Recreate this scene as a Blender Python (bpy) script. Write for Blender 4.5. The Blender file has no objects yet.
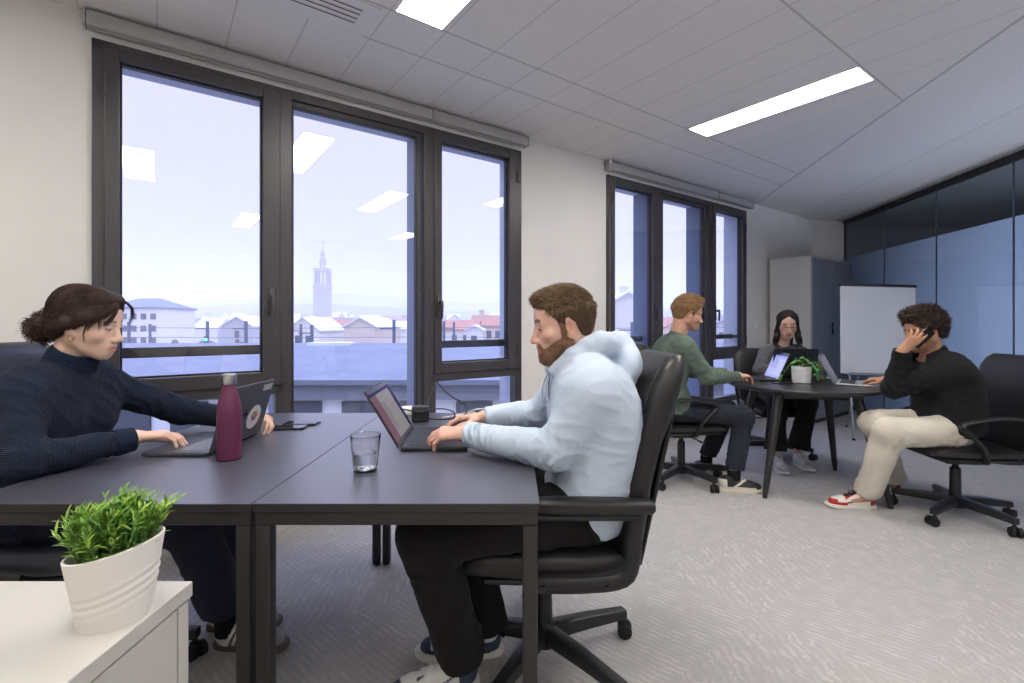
EXPOSURE = 0.0
import bpy, math, random
import numpy as np
from mathutils import Vector, Matrix
from mathutils.bvhtree import BVHTree

random.seed(7)
SC = bpy.context.scene
COL = SC.collection
PI = math.pi

# ------------------------------------------------------------------ basics
def lin(r, g=None, b=None):
    if g is None:
        r, g, b = r
    f = lambda c: (c / 255.0 / 12.92) if c / 255.0 <= 0.04045 else ((c / 255.0 + 0.055) / 1.055) ** 2.4
    return (f(r), f(g), f(b))

CT, ST = 0.8064, 0.5914
def W(t, n, z=0.0):
    """a point given along the window wall (t), out towards it (n) and up (z)"""
    return Vector((CT * t - ST * n, ST * t + CT * n, z))
WALL_ROT = Matrix(((CT, -ST, 0), (ST, CT, 0), (0, 0, 1)))
WALL_ANG = math.atan2(ST, CT)

def tag(o, label=None, cat=None, group=None, kind=None):
    if label: o['label'] = label
    if cat: o['category'] = cat
    if group: o['group'] = group
    if kind: o['kind'] = kind
    return o

def empty(name, loc=(0, 0, 0), rz=0.0, label=None, cat=None, group=None):
    o = bpy.data.objects.new(name, None)
    COL.objects.link(o)
    o.location = loc
    o.rotation_euler = (0, 0, rz)
    o.empty_display_size = 0.1
    return tag(o, label, cat, group)

def root_matrix(o):
    return Matrix.Translation(o.location) @ o.rotation_euler.to_matrix().to_4x4()

class MB:
    """collects shapes and links them as ONE mesh object"""
    def __init__(s):
        s.v = []; s.f = []; s.mi = []; s.cur = 0; s.col = None
    def add(s, vs, fs):
        b = len(s.v)
        s.v.extend([tuple(v) for v in vs])
        s.f.extend([tuple(i + b for i in f) for f in fs])
        s.mi.extend([s.cur] * len(fs))
    def box(s, lo, hi, M=None, bev=0.0):
        x0, y0, z0 = lo; x1, y1, z1 = hi
        if bev <= 0:
            vs = [(x0,y0,z0),(x1,y0,z0),(x1,y1,z0),(x0,y1,z0),(x0,y0,z1),(x1,y0,z1),(x1,y1,z1),(x0,y1,z1)]
            fs = [(0,3,2,1),(4,5,6,7),(0,1,5,4),(1,2,6,5),(2,3,7,6),(3,0,4,7)]
        else:
            b = min(bev, abs(x1-x0)/2.01, abs(y1-y0)/2.01, abs(z1-z0)/2.01)
            import bmesh
            bm = bmesh.new()
            bmesh.ops.create_cube(bm, size=1)
            for v in bm.verts:
                v.co = Vector(((x0+x1)/2 + v.co.x*(x1-x0), (y0+y1)/2 + v.co.y*(y1-y0), (z0+z1)/2 + v.co.z*(z1-z0)))
            bmesh.ops.bevel(bm, geom=list(bm.edges), offset=b, segments=2 if b < 0.012 else 4, profile=0.5, affect='EDGES')
            bm.verts.index_update()
            vs = [v.co.copy() for v in bm.verts]
            fs = [tuple(v.index for v in f.verts) for f in bm.faces]
            bm.free()
        if M is not None:
            vs = [M @ Vector(v) for v in vs]
        s.add(vs, fs); return s
    def wbox(s, t0, t1, n0, n1, z0, z1, bev=0.0):
        return s.box((t0, n0, z0), (t1, n1, z1), WALL_ROT.to_4x4(), bev)
    def tube(s, pts, r, n=10, cap=True, ax=None):
        pts = [Vector(p) for p in pts]
        m = len(pts)
        rs = r if isinstance(r, (list, tuple)) else [r] * m
        T = []
        for i in range(m):
            a = pts[max(i-1, 0)]; b = pts[min(i+1, m-1)]
            d = (b - a); T.append(d.normalized() if d.length > 1e-9 else Vector((0, 0, 1)))
        u = Vector(ax) if ax is not None else (Vector((0, 0, 1)) if abs(T[0].z) < 0.9 else Vector((1, 0, 0)))
        vs = []
        for i in range(m):
            u = u - T[i] * u.dot(T[i])
            if u.length < 1e-6: u = T[i].orthogonal()
            u.normalize(); w = T[i].cross(u)
            ri = rs[i]
            ra, rb = ri if isinstance(ri, (list, tuple)) else (ri, ri)
            for k in range(n):
                a = 2 * PI * k / n
                vs.append(pts[i] + u * (math.cos(a) * ra) + w * (math.sin(a) * rb))
        fs = []
        for i in range(m - 1):
            for k in range(n):
                k2 = (k + 1) % n
                fs.append((i*n+k, i*n+k2, (i+1)*n+k2, (i+1)*n+k))
        if cap:
            fs.append(tuple(reversed(range(n)))); fs.append(tuple((m-1)*n + k for k in range(n)))
        s.add(vs, fs); return s
    def lathe(s, prof, c=(0, 0, 0), n=24, M=None, sy=1.0):
        """prof: (radius, z) pairs from bottom to top"""
        vs = []; fs = []
        m = len(prof)
        for r, z in prof:
            for k in range(n):
                a = 2 * PI * k / n
                vs.append(Vector((c[0] + r*math.cos(a), c[1] + r*math.sin(a)*sy, c[2] + z)))
        for i in range(m - 1):
            for k in range(n):
                k2 = (k + 1) % n
                fs.append((i*n+k, i*n+k2, (i+1)*n+k2, (i+1)*n+k))
        if prof[0][0] > 1e-5: fs.append(tuple(reversed(range(n))))
        if prof[-1][0] > 1e-5: fs.append(tuple((m-1)*n + k for k in range(n)))
        if M is not None: vs = [M @ v for v in vs]
        s.add(vs, fs); return s
    def prism(s, poly, z0, z1, M=None):
        n = len(poly)
        vs = [Vector((p[0], p[1], z0)) for p in poly] + [Vector((p[0], p[1], z1)) for p in poly]
        fs = [tuple(reversed(range(n))), tuple(range(n, 2*n))]
        for i in range(n):
            j = (i + 1) % n
            fs.append((i, j, n + j, n + i))
        if M is not None: vs = [M @ v for v in vs]
        s.add(vs, fs); return s
    def ball(s, c, r, n=12, M=None):
        rx, ry, rz = r if isinstance(r, (list, tuple)) else (r, r, r)
        vs = []; fs = []
        m = max(4, n // 2)
        for i in range(m + 1):
            ph = PI * i / m
            for k in range(n):
                a = 2 * PI * k / n
                vs.append(Vector((c[0] + rx*math.sin(ph)*math.cos(a), c[1] + ry*math.sin(ph)*math.sin(a), c[2] - rz*math.cos(ph))))
        for i in range(m):
            for k in range(n):
                k2 = (k + 1) % n
                fs.append((i*n+k, i*n+k2, (i+1)*n+k2, (i+1)*n+k))
        if M is not None: vs = [M @ v for v in vs]
        s.add(vs, fs); return s
    def build(s, name, mats, parent=None, smooth=True, world=False, bevel=0.0, auto=True, colors=None, weld=False):
        me = bpy.data.meshes.new(name)
        vs = s.v
        if world and parent is not None:
            Mi = root_matrix(parent).inverted()
            vs = [tuple(Mi @ Vector(v)) for v in vs]
        me.from_pydata(vs, [], s.f)
        return finish(me, name, mats, parent, smooth, bevel, auto, colors, s.mi, weld)

def finish(me, name, mats, parent, smooth=True, bevel=0.0, auto=True, colors=None, mi=None, weld=False):
    if not isinstance(mats, (list, tuple)): mats = [mats]
    for m in mats: me.materials.append(m)
    if mi and len(mats) > 1:
        me.polygons.foreach_set('material_index', np.array(mi, dtype=np.int32))
    if colors is not None:
        a = me.color_attributes.new('Col', 'FLOAT_COLOR', 'POINT')
        c = np.ones((len(me.vertices), 4), np.float32); c[:, :3] = colors
        a.data.foreach_set('color', c.ravel())
    import bmesh
    if weld:
        bm = bmesh.new(); bm.from_mesh(me)
        bmesh.ops.remove_doubles(bm, verts=bm.verts, dist=1e-6)
        bm.to_mesh(me); bm.free()
    if smooth:
        me.polygons.foreach_set('use_smooth', np.ones(len(me.polygons), dtype=bool))
        if auto:
            try: me.set_sharp_from_angle(angle=math.radians(38))
            except Exception: pass
    me.validate(); me.update()
    o = bpy.data.objects.new(name, me)
    COL.objects.link(o)
    if parent is not None: o.parent = parent
    if bevel > 0:
        b = o.modifiers.new('bevel', 'BEVEL'); b.width = bevel; b.segments = 2; b.limit_method = 'ANGLE'; b.angle_limit = math.radians(50)
    return o

def copy_tree(o, parent=None):
    c = o.copy(); COL.objects.link(c); c.parent = parent
    for ch in [x for x in bpy.data.objects if x.parent == o]:
        copy_tree(ch, c)
    return c

def struct(mb, name, mat, parent=None, **kw):
    o = mb.build(name, mat, parent, **kw)
    if parent is None: o['kind'] = 'structure'
    return o

# ------------------------------------------------------------------ materials
class NT:
    def __init__(s, mat):
        s.t = mat.node_tree; s.n = s.t.nodes; s.l = s.t.links
    def new(s, typ, **kw):
        nd = s.n.new(typ)
        for k, v in kw.items():
            if k in nd.inputs: s.set(nd.inputs[k], v)
            else: setattr(nd, k, v)
        return nd
    def set(s, sock, v):
        if isinstance(v, bpy.types.NodeSocket): s.l.new(v, sock)
        elif isinstance(v, (tuple, list)) and len(v) == 3 and sock.type == 'RGBA': sock.default_value = (*v, 1)
        else: sock.default_value = v
    def math(s, op, a, b=0.0, c=None, clamp=False):
        nd = s.n.new('ShaderNodeMath'); nd.operation = op; nd.use_clamp = clamp
        s.set(nd.inputs[0], a); s.set(nd.inputs[1], b)
        if c is not None: s.set(nd.inputs[2], c)
        return nd.outputs[0]
    def mix(s, fac, a, b):
        nd = s.n.new('ShaderNodeMix'); nd.data_type = 'RGBA'
        s.set(nd.inputs[0], fac); s.set(nd.inputs[6], a); s.set(nd.inputs[7], b)
        return nd.outputs[2]
    def noise(s, scale, vec=None, detail=3, rough=0.5, dist=0.0):
        nd = s.n.new('ShaderNodeTexNoise')
        nd.inputs['Scale'].default_value = scale; nd.inputs['Detail'].default_value = detail
        nd.inputs['Roughness'].default_value = rough; nd.inputs['Distortion'].default_value = dist
        if vec is not None: s.l.new(vec, nd.inputs['Vector'])
        return nd.outputs['Fac']
    def pos(s):
        return s.n.new('ShaderNodeNewGeometry').outputs['Position']
    def obj(s):
        return s.n.new('ShaderNodeTexCoord').outputs['Object']
    def mapping(s, vec, scale=(1, 1, 1), rot=(0, 0, 0), loc=(0, 0, 0)):
        nd = s.n.new('ShaderNodeMapping')
        s.l.new(vec, nd.inputs['Vector'])
        nd.inputs['Scale'].default_value = scale; nd.inputs['Rotation'].default_value = rot; nd.inputs['Location'].default_value = loc
        return nd.outputs[0]
    def ramp(s, fac, stops):
        nd = s.n.new('ShaderNodeValToRGB')
        e = nd.color_ramp.elements
        while len(e) > 1: e.remove(e[-1])
        e[0].position = stops[0][0]; e[0].color = (*stops[0][1], 1)
        for p, c in stops[1:]:
            x = e.new(p); x.color = (*c, 1)
        s.l.new(fac, nd.inputs[0])
        return nd.outputs[0]
    def bump(s, h, strength=0.3, dist=0.01):
        nd = s.n.new('ShaderNodeBump'); nd.inputs['Strength'].default_value = strength; nd.inputs['Distance'].default_value = dist
        s.l.new(h, nd.inputs['Height'])
        return nd.outputs[0]

MATS = {}
def mat(name, color=(0.5, 0.5, 0.5), rough=0.5, metal=0.0, spec=0.5, **kw):
    m = bpy.data.materials.new(name); m.use_nodes = True
    b = m.node_tree.nodes['Principled BSDF']
    b.inputs['Base Color'].default_value = (*color, 1)
    b.inputs['Roughness'].default_value = rough
    b.inputs['Metallic'].default_value = metal
    b.inputs['Specular IOR Level'].default_value = spec
    for k, v in kw.items():
        b.inputs[k.replace('_', ' ')].default_value = v
    MATS[name] = m
    return m
def bsdf(m): return m.node_tree.nodes['Principled BSDF']
def var_mat(name, c1, c2, scale=20.0, rough=0.5, bump=0.0, bscale=None, bdist=0.002, metal=0.0, spec=0.5, detail=3, stretch=(1,1,1), coord='obj', **kw):
    """colour varying a little between c1 and c2 with a noise, and a bump"""
    m = mat(name, c1, rough, metal, spec, **kw)
    t = NT(m)
    v = t.obj() if coord == 'obj' else t.pos()
    v = t.mapping(v, stretch)
    n = t.noise(scale, v, detail)
    c = t.ramp(n, [(0.3, c1), (0.7, c2)])
    t.l.new(c, bsdf(m).inputs['Base Color'])
    if bump > 0:
        bn = t.noise(bscale or scale * 4, v, 4)
        t.l.new(t.bump(bn, bump, bdist), bsdf(m).inputs['Normal'])
    return m

# ------------------------------------------------------------------ implicit surfaces
class Vol:
    def __init__(s, lo, hi, h):
        s.lo = np.array(lo, dtype=np.float64); s.h = h
        s.n = (np.ceil((np.array(hi, dtype=np.float64) - s.lo) / h)).astype(int) + 1
        s.F = np.full(tuple(s.n), 1.0, np.float32)
        s.ax = [(s.lo[i] + h * np.arange(s.n[i])).astype(np.float32) for i in range(3)]
    def sub(s, lo, hi):
        sl = []
        for i in range(3):
            a = int(math.floor((lo[i] - s.lo[i]) / s.h)); b = int(math.ceil((hi[i] - s.lo[i]) / s.h)) + 1
            a = max(a, 0); b = min(b, s.n[i])
            if b <= a: return None
            sl.append(slice(a, b))
        return tuple(sl)
    def pts(s, sl):
        return (s.ax[0][sl[0]][:, None, None], s.ax[1][sl[1]][None, :, None], s.ax[2][sl[2]][None, None, :])
    def comb(s, sl, d, k, op):
        f = s.F[sl]
        if op == 'u':
            if k <= 0: r = np.minimum(f, d)
            else:
                h = np.clip(0.5 + 0.5 * (f - d) / k, 0, 1)
                r = f + (d - f) * h - k * h * (1 - h)
        elif op == 's':
            k = max(k, 1e-5)
            h = np.clip(0.5 - 0.5 * (f + d) / k, 0, 1)
            r = f + (-d - f) * h + k * h * (1 - h)
        s.F[sl] = r
    def cap(s, a, b, ra, rb=None, k=0.01, op='u'):
        a = np.array(a, dtype=np.float32); b = np.array(b, dtype=np.float32)
        rb = ra if rb is None else rb
        R = max(ra, rb) + k + 2.5 * s.h
        sl = s.sub(np.minimum(a, b) - R, np.maximum(a, b) + R)
        if sl is None: return s
        X, Y, Z = s.pts(sl)
        ab = b - a; L = float(ab @ ab) + 1e-12
        t = np.clip(((X - a[0]) * ab[0] + (Y - a[1]) * ab[1] + (Z - a[2]) * ab[2]) / L, 0, 1)
        d = np.sqrt((X - a[0] - t*ab[0])**2 + (Y - a[1] - t*ab[1])**2 + (Z - a[2] - t*ab[2])**2) - (ra + (rb - ra) * t)
        s.comb(sl, d, k, op); return s
    def ell(s, c, r, R=None, k=0.01, op='u'):
        c = np.array(c, dtype=np.float32); r = np.array(r, dtype=np.float32) if not np.isscalar(r) else np.array([r]*3, dtype=np.float32)
        R = np.eye(3, dtype=np.float32) if R is None else np.array(R, dtype=np.float32)
        ext = np.sqrt(((R * r[None, :])**2).sum(1)) + k + 2.5 * s.h
        sl = s.sub(c - ext, c + ext)
        if sl is None: return s
        X, Y, Z = s.pts(sl)
        X = X - c[0]; Y = Y - c[1]; Z = Z - c[2]
        u = (X*R[0,0] + Y*R[1,0] + Z*R[2,0]); v = (X*R[0,1] + Y*R[1,1] + Z*R[2,1]); w = (X*R[0,2] + Y*R[1,2] + Z*R[2,2])
        k0 = np.sqrt((u/r[0])**2 + (v/r[1])**2 + (w/r[2])**2)
        k1 = np.sqrt((u/r[0]**2)**2 + (v/r[1]**2)**2 + (w/r[2]**2)**2) + 1e-9
        d = k0 * (k0 - 1) / k1
        d = np.where(k0 < 1e-3, -r.min(), d)
        s.comb(sl, d, k, op); return s
    def local(s, fr):
        X, Y, Z = s.pts((slice(None),)*3)
        o = fr.o; R = fr.R
        X = X - o[0]; Y = Y - o[1]; Z = Z - o[2]
        return [(X*R[0,i] + Y*R[1,i] + Z*R[2,i]) / fr.s for i in range(3)]
    def cut(s, d):
        """keep only where the field d is negative"""
        s.F = np.maximum(s.F, d.astype(np.float32)); return s
    def mesh(s):
        F = s.F; S = F < 0
        nx, ny, nz = F.shape
        cnt = np.zeros((nx-1, ny-1, nz-1), np.uint8)
        for i in (0, 1):
            for j in (0, 1):
                for k in (0, 1):
                    cnt += S[i:nx-1+i, j:ny-1+j, k:nz-1+k]
        act = (cnt > 0) & (cnt < 8)
        idx = np.argwhere(act)
        if len(idx) == 0: return np.zeros((0, 3)), np.zeros((0, 4), int)
        C = [(i, j, k) for i in (0, 1) for j in (0, 1) for k in (0, 1)]
        V = np.stack([F[idx[:,0]+c[0], idx[:,1]+c[1], idx[:,2]+c[2]] for c in C], 1)
        P = np.zeros((len(idx), 3)); n = np.zeros(len(idx))
        for a in range(8):
            for b in range(a+1, 8):
                ca, cb = np.array(C[a]), np.array(C[b])
                if np.abs(ca - cb).sum() != 1: continue
                va, vb = V[:, a], V[:, b]
                m = (va < 0) != (vb < 0)
                t = np.where(m, va / np.where(m, va - vb, 1), 0)
                P += (ca[None] + (cb - ca)[None] * t[:, None]) * m[:, None]; n += m
        P = (idx + P / n[:, None]) * s.h + s.lo
        ids = np.full(act.shape, -1, np.int32); ids[act] = np.arange(len(idx))
        Q = []
        for ax in range(3):
            u = (ax + 1) % 3; v = (ax + 2) % 3
            a = [slice(None)]*3; b = [slice(None)]*3
            a[ax] = slice(0, -1); b[ax] = slice(1, None)
            S0 = S[tuple(a)]; S1 = S[tuple(b)]
            e = np.argwhere(S0 != S1)
            ok = (e[:, u] >= 1) & (e[:, v] >= 1) & (e[:, u] < F.shape[u]-1) & (e[:, v] < F.shape[v]-1)
            e = e[ok]
            fl = S0[e[:,0], e[:,1], e[:,2]]
            du = np.zeros(3, int); du[u] = 1; dv = np.zeros(3, int); dv[v] = 1
            g = lambda q: ids[q[:,0], q[:,1], q[:,2]]
            q = np.stack([g(e - du - dv), g(e - dv), g(e), g(e - du)], 1)
            q[~fl] = q[~fl][:, ::-1]
            Q.append(q)
        return P, np.concatenate(Q)

def vnormals(P, Q):
    a, b, c, d = P[Q[:,0]], P[Q[:,1]], P[Q[:,2]], P[Q[:,3]]
    fn = np.cross(c - a, d - b)
    N = np.zeros_like(P)
    for i in range(4): np.add.at(N, Q[:, i], fn)
    return N / (np.linalg.norm(N, axis=1, keepdims=True) + 1e-12)

def smooth_mesh(P, Q, it=1, lam=0.5):
    for _ in range(it):
        A = np.zeros_like(P); n = np.zeros(len(P))
        for i in range(4):
            j = (i + 1) % 4
            np.add.at(A, Q[:, i], P[Q[:, j]]); np.add.at(A, Q[:, j], P[Q[:, i]])
            np.add.at(n, Q[:, i], 1); np.add.at(n, Q[:, j], 1)
        P = P + lam * (A / np.maximum(n, 1)[:, None] - P)
    return P

def np_object(P, Q, name, mats, parent, colors=None, world=True, smooth=True, mi=None):
    P = np.asarray(P, dtype=np.float64)
    if world and parent is not None:
        Mi = np.array(root_matrix(parent).inverted())
        P = P @ Mi[:3, :3].T + Mi[:3, 3]
    me = bpy.data.meshes.new(name)
    nv, nq = len(P), len(Q)
    me.vertices.add(nv); me.vertices.foreach_set('co', P.astype(np.float32).ravel())
    me.loops.add(nq * 4); me.loops.foreach_set('vertex_index', Q.astype(np.int32).ravel())
    me.polygons.add(nq); me.polygons.foreach_set('loop_start', np.arange(0, nq*4, 4, dtype=np.int32))
    try: me.polygons.foreach_set('loop_total', np.full(nq, 4, dtype=np.int32))
    except Exception: pass
    me.update(calc_edges=True)
    return finish(me, name, mats, parent, smooth, 0, False, colors, mi)

def vnoise(P, scale, seed=0):
    """cheap smooth noise in about -1..1 from sums of sines"""
    r = np.random.RandomState(seed)
    out = np.zeros(len(P))
    for i in range(6):
        d = r.normal(size=3); d /= np.linalg.norm(d)
        out += np.sin(P @ d * scale * (0.7 + 0.6 * r.rand()) * 2 * PI + r.rand() * 6.28)
    return out / 3.2

class Fr:
    """a frame: x to the person's right, y ahead, z up"""
    def __init__(s, o, fwd, up=(0, 0, 1), sc=1.0):
        s.o = np.array(o, dtype=np.float64); s.s = sc
        y = np.array(fwd, dtype=np.float64); y /= np.linalg.norm(y)
        z = np.array(up, dtype=np.float64); z = z - y * (z @ y); z /= np.linalg.norm(z)
        x = np.cross(y, z)
        s.R = np.stack([x, y, z], 1)
    def p(s, x, y, z):
        return s.o + s.R @ (np.array([x, y, z]) * s.s)
    def v(s, x, y, z):
        return s.R @ np.array([x, y, z], dtype=np.float64)
    def loc(s, P):
        return ((np.asarray(P) - s.o) @ s.R) / s.s
def rotm(axis, deg):
    return np.array(Matrix.Rotation(math.radians(deg), 3, axis))
# ------------------------------------------------------------------ people, their parts
def head_prims(V, f, o):
    s = f.s; R = f.R
    E = lambda c, r, k=0.01, op='u', RR=None: V.ell(f.p(*c), np.array(r)*s, R if RR is None else RR, k*s, op)
    C = lambda a, b, ra, rb, k=0.01, op='u': V.cap(f.p(*a), f.p(*b), ra*s, rb*s, k*s, op)
    w = 1.0 if o.get('male', True) else 0.95
    E((0, -.018, .030), (.076*w, .098, .088), 0)
    E((0, .036, .034), (.061*w, .054, .056), .03)
    E((0, .036, -.035), (.056*w, .052, .070), .03)
    jw = .051 if o.get('male', True) else .043
    cy = .074 if o.get('male', True) else .070
    for x in (-1, 1):
        C((x*jw, -.008, -.060), (x*.017, cy-.008, -.099), .019, .016, .030)
        E((x*.044*w, .056 if w == 1 else .052, -.030), (.021, .022, .018) if w == 1 else (.020, .022, .024), .022 if w == 1 else .032)
        C((x*jw*1.08, -.004, -.030), (x*jw, -.006, -.060), .016, .017, .03)
    E((0, cy, -.101), (.023 if o.get('male', True) else .018, .018, .018), .022)
    E((0, .030, -.080), (.036, .050, .030), .03)
    br = .0125 if o.get('male', True) else .007
    C((-.036*w, .073, .018), (.036*w, .073, .018), br, br, .018)
    E((0, .074, -.066), (.029, .024, .027), .020)
    for x in (-1, 1):
        E((x*.033*w, .101, .000), (.020, .018, .014), .013, 's')
        E((x*.0315*w, .0765, -.001), (.0138, .0138, .0125), .005)
    nl = o.get('nose', 1.0)
    C((0, .084, .010), (0, .081+.026*nl, -.034), .0085, .0115, .012)
    E((0, .084+.026*nl, -.039), (.0128, .0125, .0115), .008)
    C((0, .100, -.046), (0, .092, -.056), .0055, .005, .006)
    for x in (-1, 1):
        E((x*.0125, .099, -.044), (.0085, .011, .0082), .006)
        E((x*.0065, .104, -.052), (.0035, .006, .004), .003, 's')
    lp = o.get('lip', 1.0)
    C((-.021, .0895, -.0695), (0, .097, -.0668), .0048*lp, .0066*lp, .005)
    C((.021, .0895, -.0695), (0, .097, -.0668), .0048*lp, .0066*lp, .005)
    C((-.018, .0885, -.0775), (0, .0945, -.0790), .0050*lp, .0076*lp, .005)
    C((.018, .0885, -.0775), (0, .0945, -.0790), .0050*lp, .0076*lp, .005)
    C((-.023, .0975, -.0730), (0, .1045, -.0725), .0020, .0022, .003, 's')
    C((.023, .0975, -.0730), (0, .1045, -.0725), .0020, .0022, .003, 's')
    for x in (-1, 1):
        Re = R @ rotm('Z', -x*22) @ rotm('X', -12)
        E((x*.0755*w, -.012, -.012), (.0070, .0175, .0315), .006, 'u', Re)
        E((x*.0825*w, -.006, -.010), (.0065, .0090, .0170), .004, 's', Re)
        E((x*.0735*w, .000, -.040), (.0055, .0075, .0085), .006)

def head_colors(f, P, C, o):
    """own colours of the face: lips, brows, lashes, eyes, redder cheeks and ears"""
    L = f.loc(P); x, y, z = L[:, 0], L[:, 1], L[:, 2]
    ax = np.abs(x)
    w = 1.0 if o.get('male', True) else 0.95
    skin = np.array(o['skin']); red = np.array(o.get('red', skin * np.array([1.05, .72, .68])))
    lipc = np.array(o['lipc']); brow = np.array(o['brow'])
    near = (np.abs(x) < .11) & (y > -.13) & (y < .14) & (z > -.13) & (z < .14)
    def blend(m, c):
        m = np.clip(m, 0, 1) * near
        C[:] = C * (1 - m[:, None]) + np.array(c)[None] * m[:, None]
    g = lambda cx, cy, cz, r: np.exp(-(((ax-cx)**2 + (y-cy)**2 + (z-cz)**2) / r**2))
    blend(.35*g(.044, .070, -.035, .024), red)
    blend(.35*g(0, .112, -.040, .015), red)
    blend(.55*g(.080, -.012, -.012, .026), red)
    lm = ((ax < .023) & (y > .080) & (z < -.0635 - .10*np.maximum(ax-.006, 0)) & (z > -.0862 + .25*ax))
    blend(.60 * lm, lipc)
    blend(.9 * ((ax < .023) & (y > .084) & (np.abs(z + .0728) < .0013)), lipc * .35)
    bz = .0235 + .10*(ax - .014) - 1.6*np.maximum(ax-.038, 0)**1.5 - .35*np.maximum(ax-.038, 0)
    bt = o.get('browt', .0042)
    blend(o.get('browk', .9) * np.clip((bt - np.abs(z - bz)) / .002 + .5, 0, 1) * ((ax > .011) & (ax < .049) & (y > .045)), brow)
    ex = ax - .0315*w; ez = z + .001
    ball = (np.sqrt(ex**2 + (y-.0765)**2 + ez**2) < .0165) & (y > .080)
    low = -.0062 + .35*(np.abs(ex)/.0125)**2*.012
    blend((.30 if o.get('male', True) else .15) * ball, skin * np.array([.84, .72, .68]))
    openz = ball & (np.abs(ex) < .0125) & (ez < -.0018 - .12*np.abs(ex)) & (ez > low - .0020)
    blend(.85 * openz, (.50, .46, .44))
    blend(.95 * (openz & (np.abs(ex) < .0058)), (.035, .025, .018))
    blend(.92 * (ball & (np.abs(ex) < .0135) & (np.abs(ez + .0012 + .12*np.abs(ex)) < .0017)), (.03, .02, .017))
    if o.get('stubble'):
        st = np.array(o['stubble'])
        m = np.clip((-.046 - z) / .018, 0, 1) * (y > -.01) * (ax > -1)
        blend(.40 * m * (1 - lm), st)
    return C

FING = [(-.0275, .090, .0092, (.042, .025, .021)), (-.0095, .095, .0094, (.046, .028, .022)),
        (.0090, .091, .0088, (.043, .026, .021)), (.0265, .083, .0080, (.034, .020, .018))]
def hand_prims(V, f, right=True, curls=None, spread=(4, 1, -2, -6), thumb=None, fat=1.0, wr=.027):
    """f: origin at the wrist, y along the hand, z out of the back of the hand"""
    sg = 1.0 if right else -1.0
    s = f.s
    curls = curls or [(35, 30, 15)] * 4
    C = lambda a, b, ra, rb, k=0.01: V.cap(a, b, ra*s*fat, rb*s*fat, k*s)
    C(f.p(0, -.03, 0), f.p(0, .012, 0), wr, .024, .012)
    for i, (bx, by, r, seg) in enumerate(FING):
        C(f.p(sg*bx*.55, .008, .001), f.p(sg*bx, by, 0), .0125, .0108, .016)
        a = f.p(sg*bx, by, 0)
        yaw = math.radians(spread[i]) * sg
        base = np.array([-math.sin(yaw), math.cos(yaw), 0]); ang = 0
        for j in range(3):
            ang += math.radians(curls[i][j])
            d = np.array([base[0]*math.cos(ang), base[1]*math.cos(ang), -math.sin(ang)])
            b = a + f.R @ (d * seg[j] * s)
            rr = r * (1 - .10*j)
            C(a, b, rr, rr*.90, .003 if j else .006)
            a = b
    C(f.p(-sg*.012, .012, -.006), f.p(-sg*.030, .042, -.012), .015, .0125, .012)
    th = thumb or [(-.75, .62, -.25), (-.45, .86, -.22), (-.25, .94, -.22)]
    a = f.p(-sg*.029, .040, -.013)
    for j, (d, L, r) in enumerate(zip(th, (.030, .032, .026), (.0112, .0104, .0094))):
        d = np.array([d[0]*sg, d[1], d[2]]); d /= np.linalg.norm(d)
        b = a + f.R @ (d * L * s)
        C(a, b, r, r*.92, .004 if j else .010)
        a = b

def bez(pts, n):
    """smooth curve through points (Catmull-Rom)"""
    pts = [np.array(p, dtype=float) for p in pts]
    if len(pts) < 3:
        return [pts[0] + (pts[-1]-pts[0])*i/(n-1) for i in range(n)]
    out = []
    P = [2*pts[0]-pts[1]] + pts + [2*pts[-1]-pts[-2]]
    m = len(pts) - 1
    for i in range(n):
        u = i/(n-1)*m; j = min(int(u), m-1); t = u - j
        a, b, c, d = P[j], P[j+1], P[j+2], P[j+3]
        out.append(.5*((2*b) + (c-a)*t + (2*a-5*b+4*c-d)*t*t + (3*b-a-3*c+d)*t**3))
    return out

def torso_prims(V, J, e=0.0, k=.03, lo=0.0, hi=1.0, belly=0.0):
    """stack of wide rounds along the spine. J['spine']: pelvis, waist, chest, shoulder-line; J['side'] vectors to the person's right"""
    sp = bez(J['spine'], 11); sd = bez(J['side'], 11); wd = np.interp(np.linspace(0, 1, 11), np.linspace(0, 1, len(J['hw'])), J['hw'])
    rd = np.interp(np.linspace(0, 1, 11), np.linspace(0, 1, len(J['tr'])), J['tr'])
    for i in range(11):
        u = i / 10
        if u < lo or u > hi: continue
        d = sd[i] / np.linalg.norm(sd[i])
        c = sp[i]
        V.cap(c - d*wd[i], c + d*wd[i], rd[i] + e, rd[i] + e, k)
    return sp

def trap_prims(V, J, e=0.0):
    n = np.array(J['neck']); 
    for sh in (J['shR'], J['shL']):
        sh = np.array(sh)
        V.cap(n + (sh-n)*.10 + np.array([0,0,-.02]), sh + (n-sh)*.08, .042+e, .050+e, .04)

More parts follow.
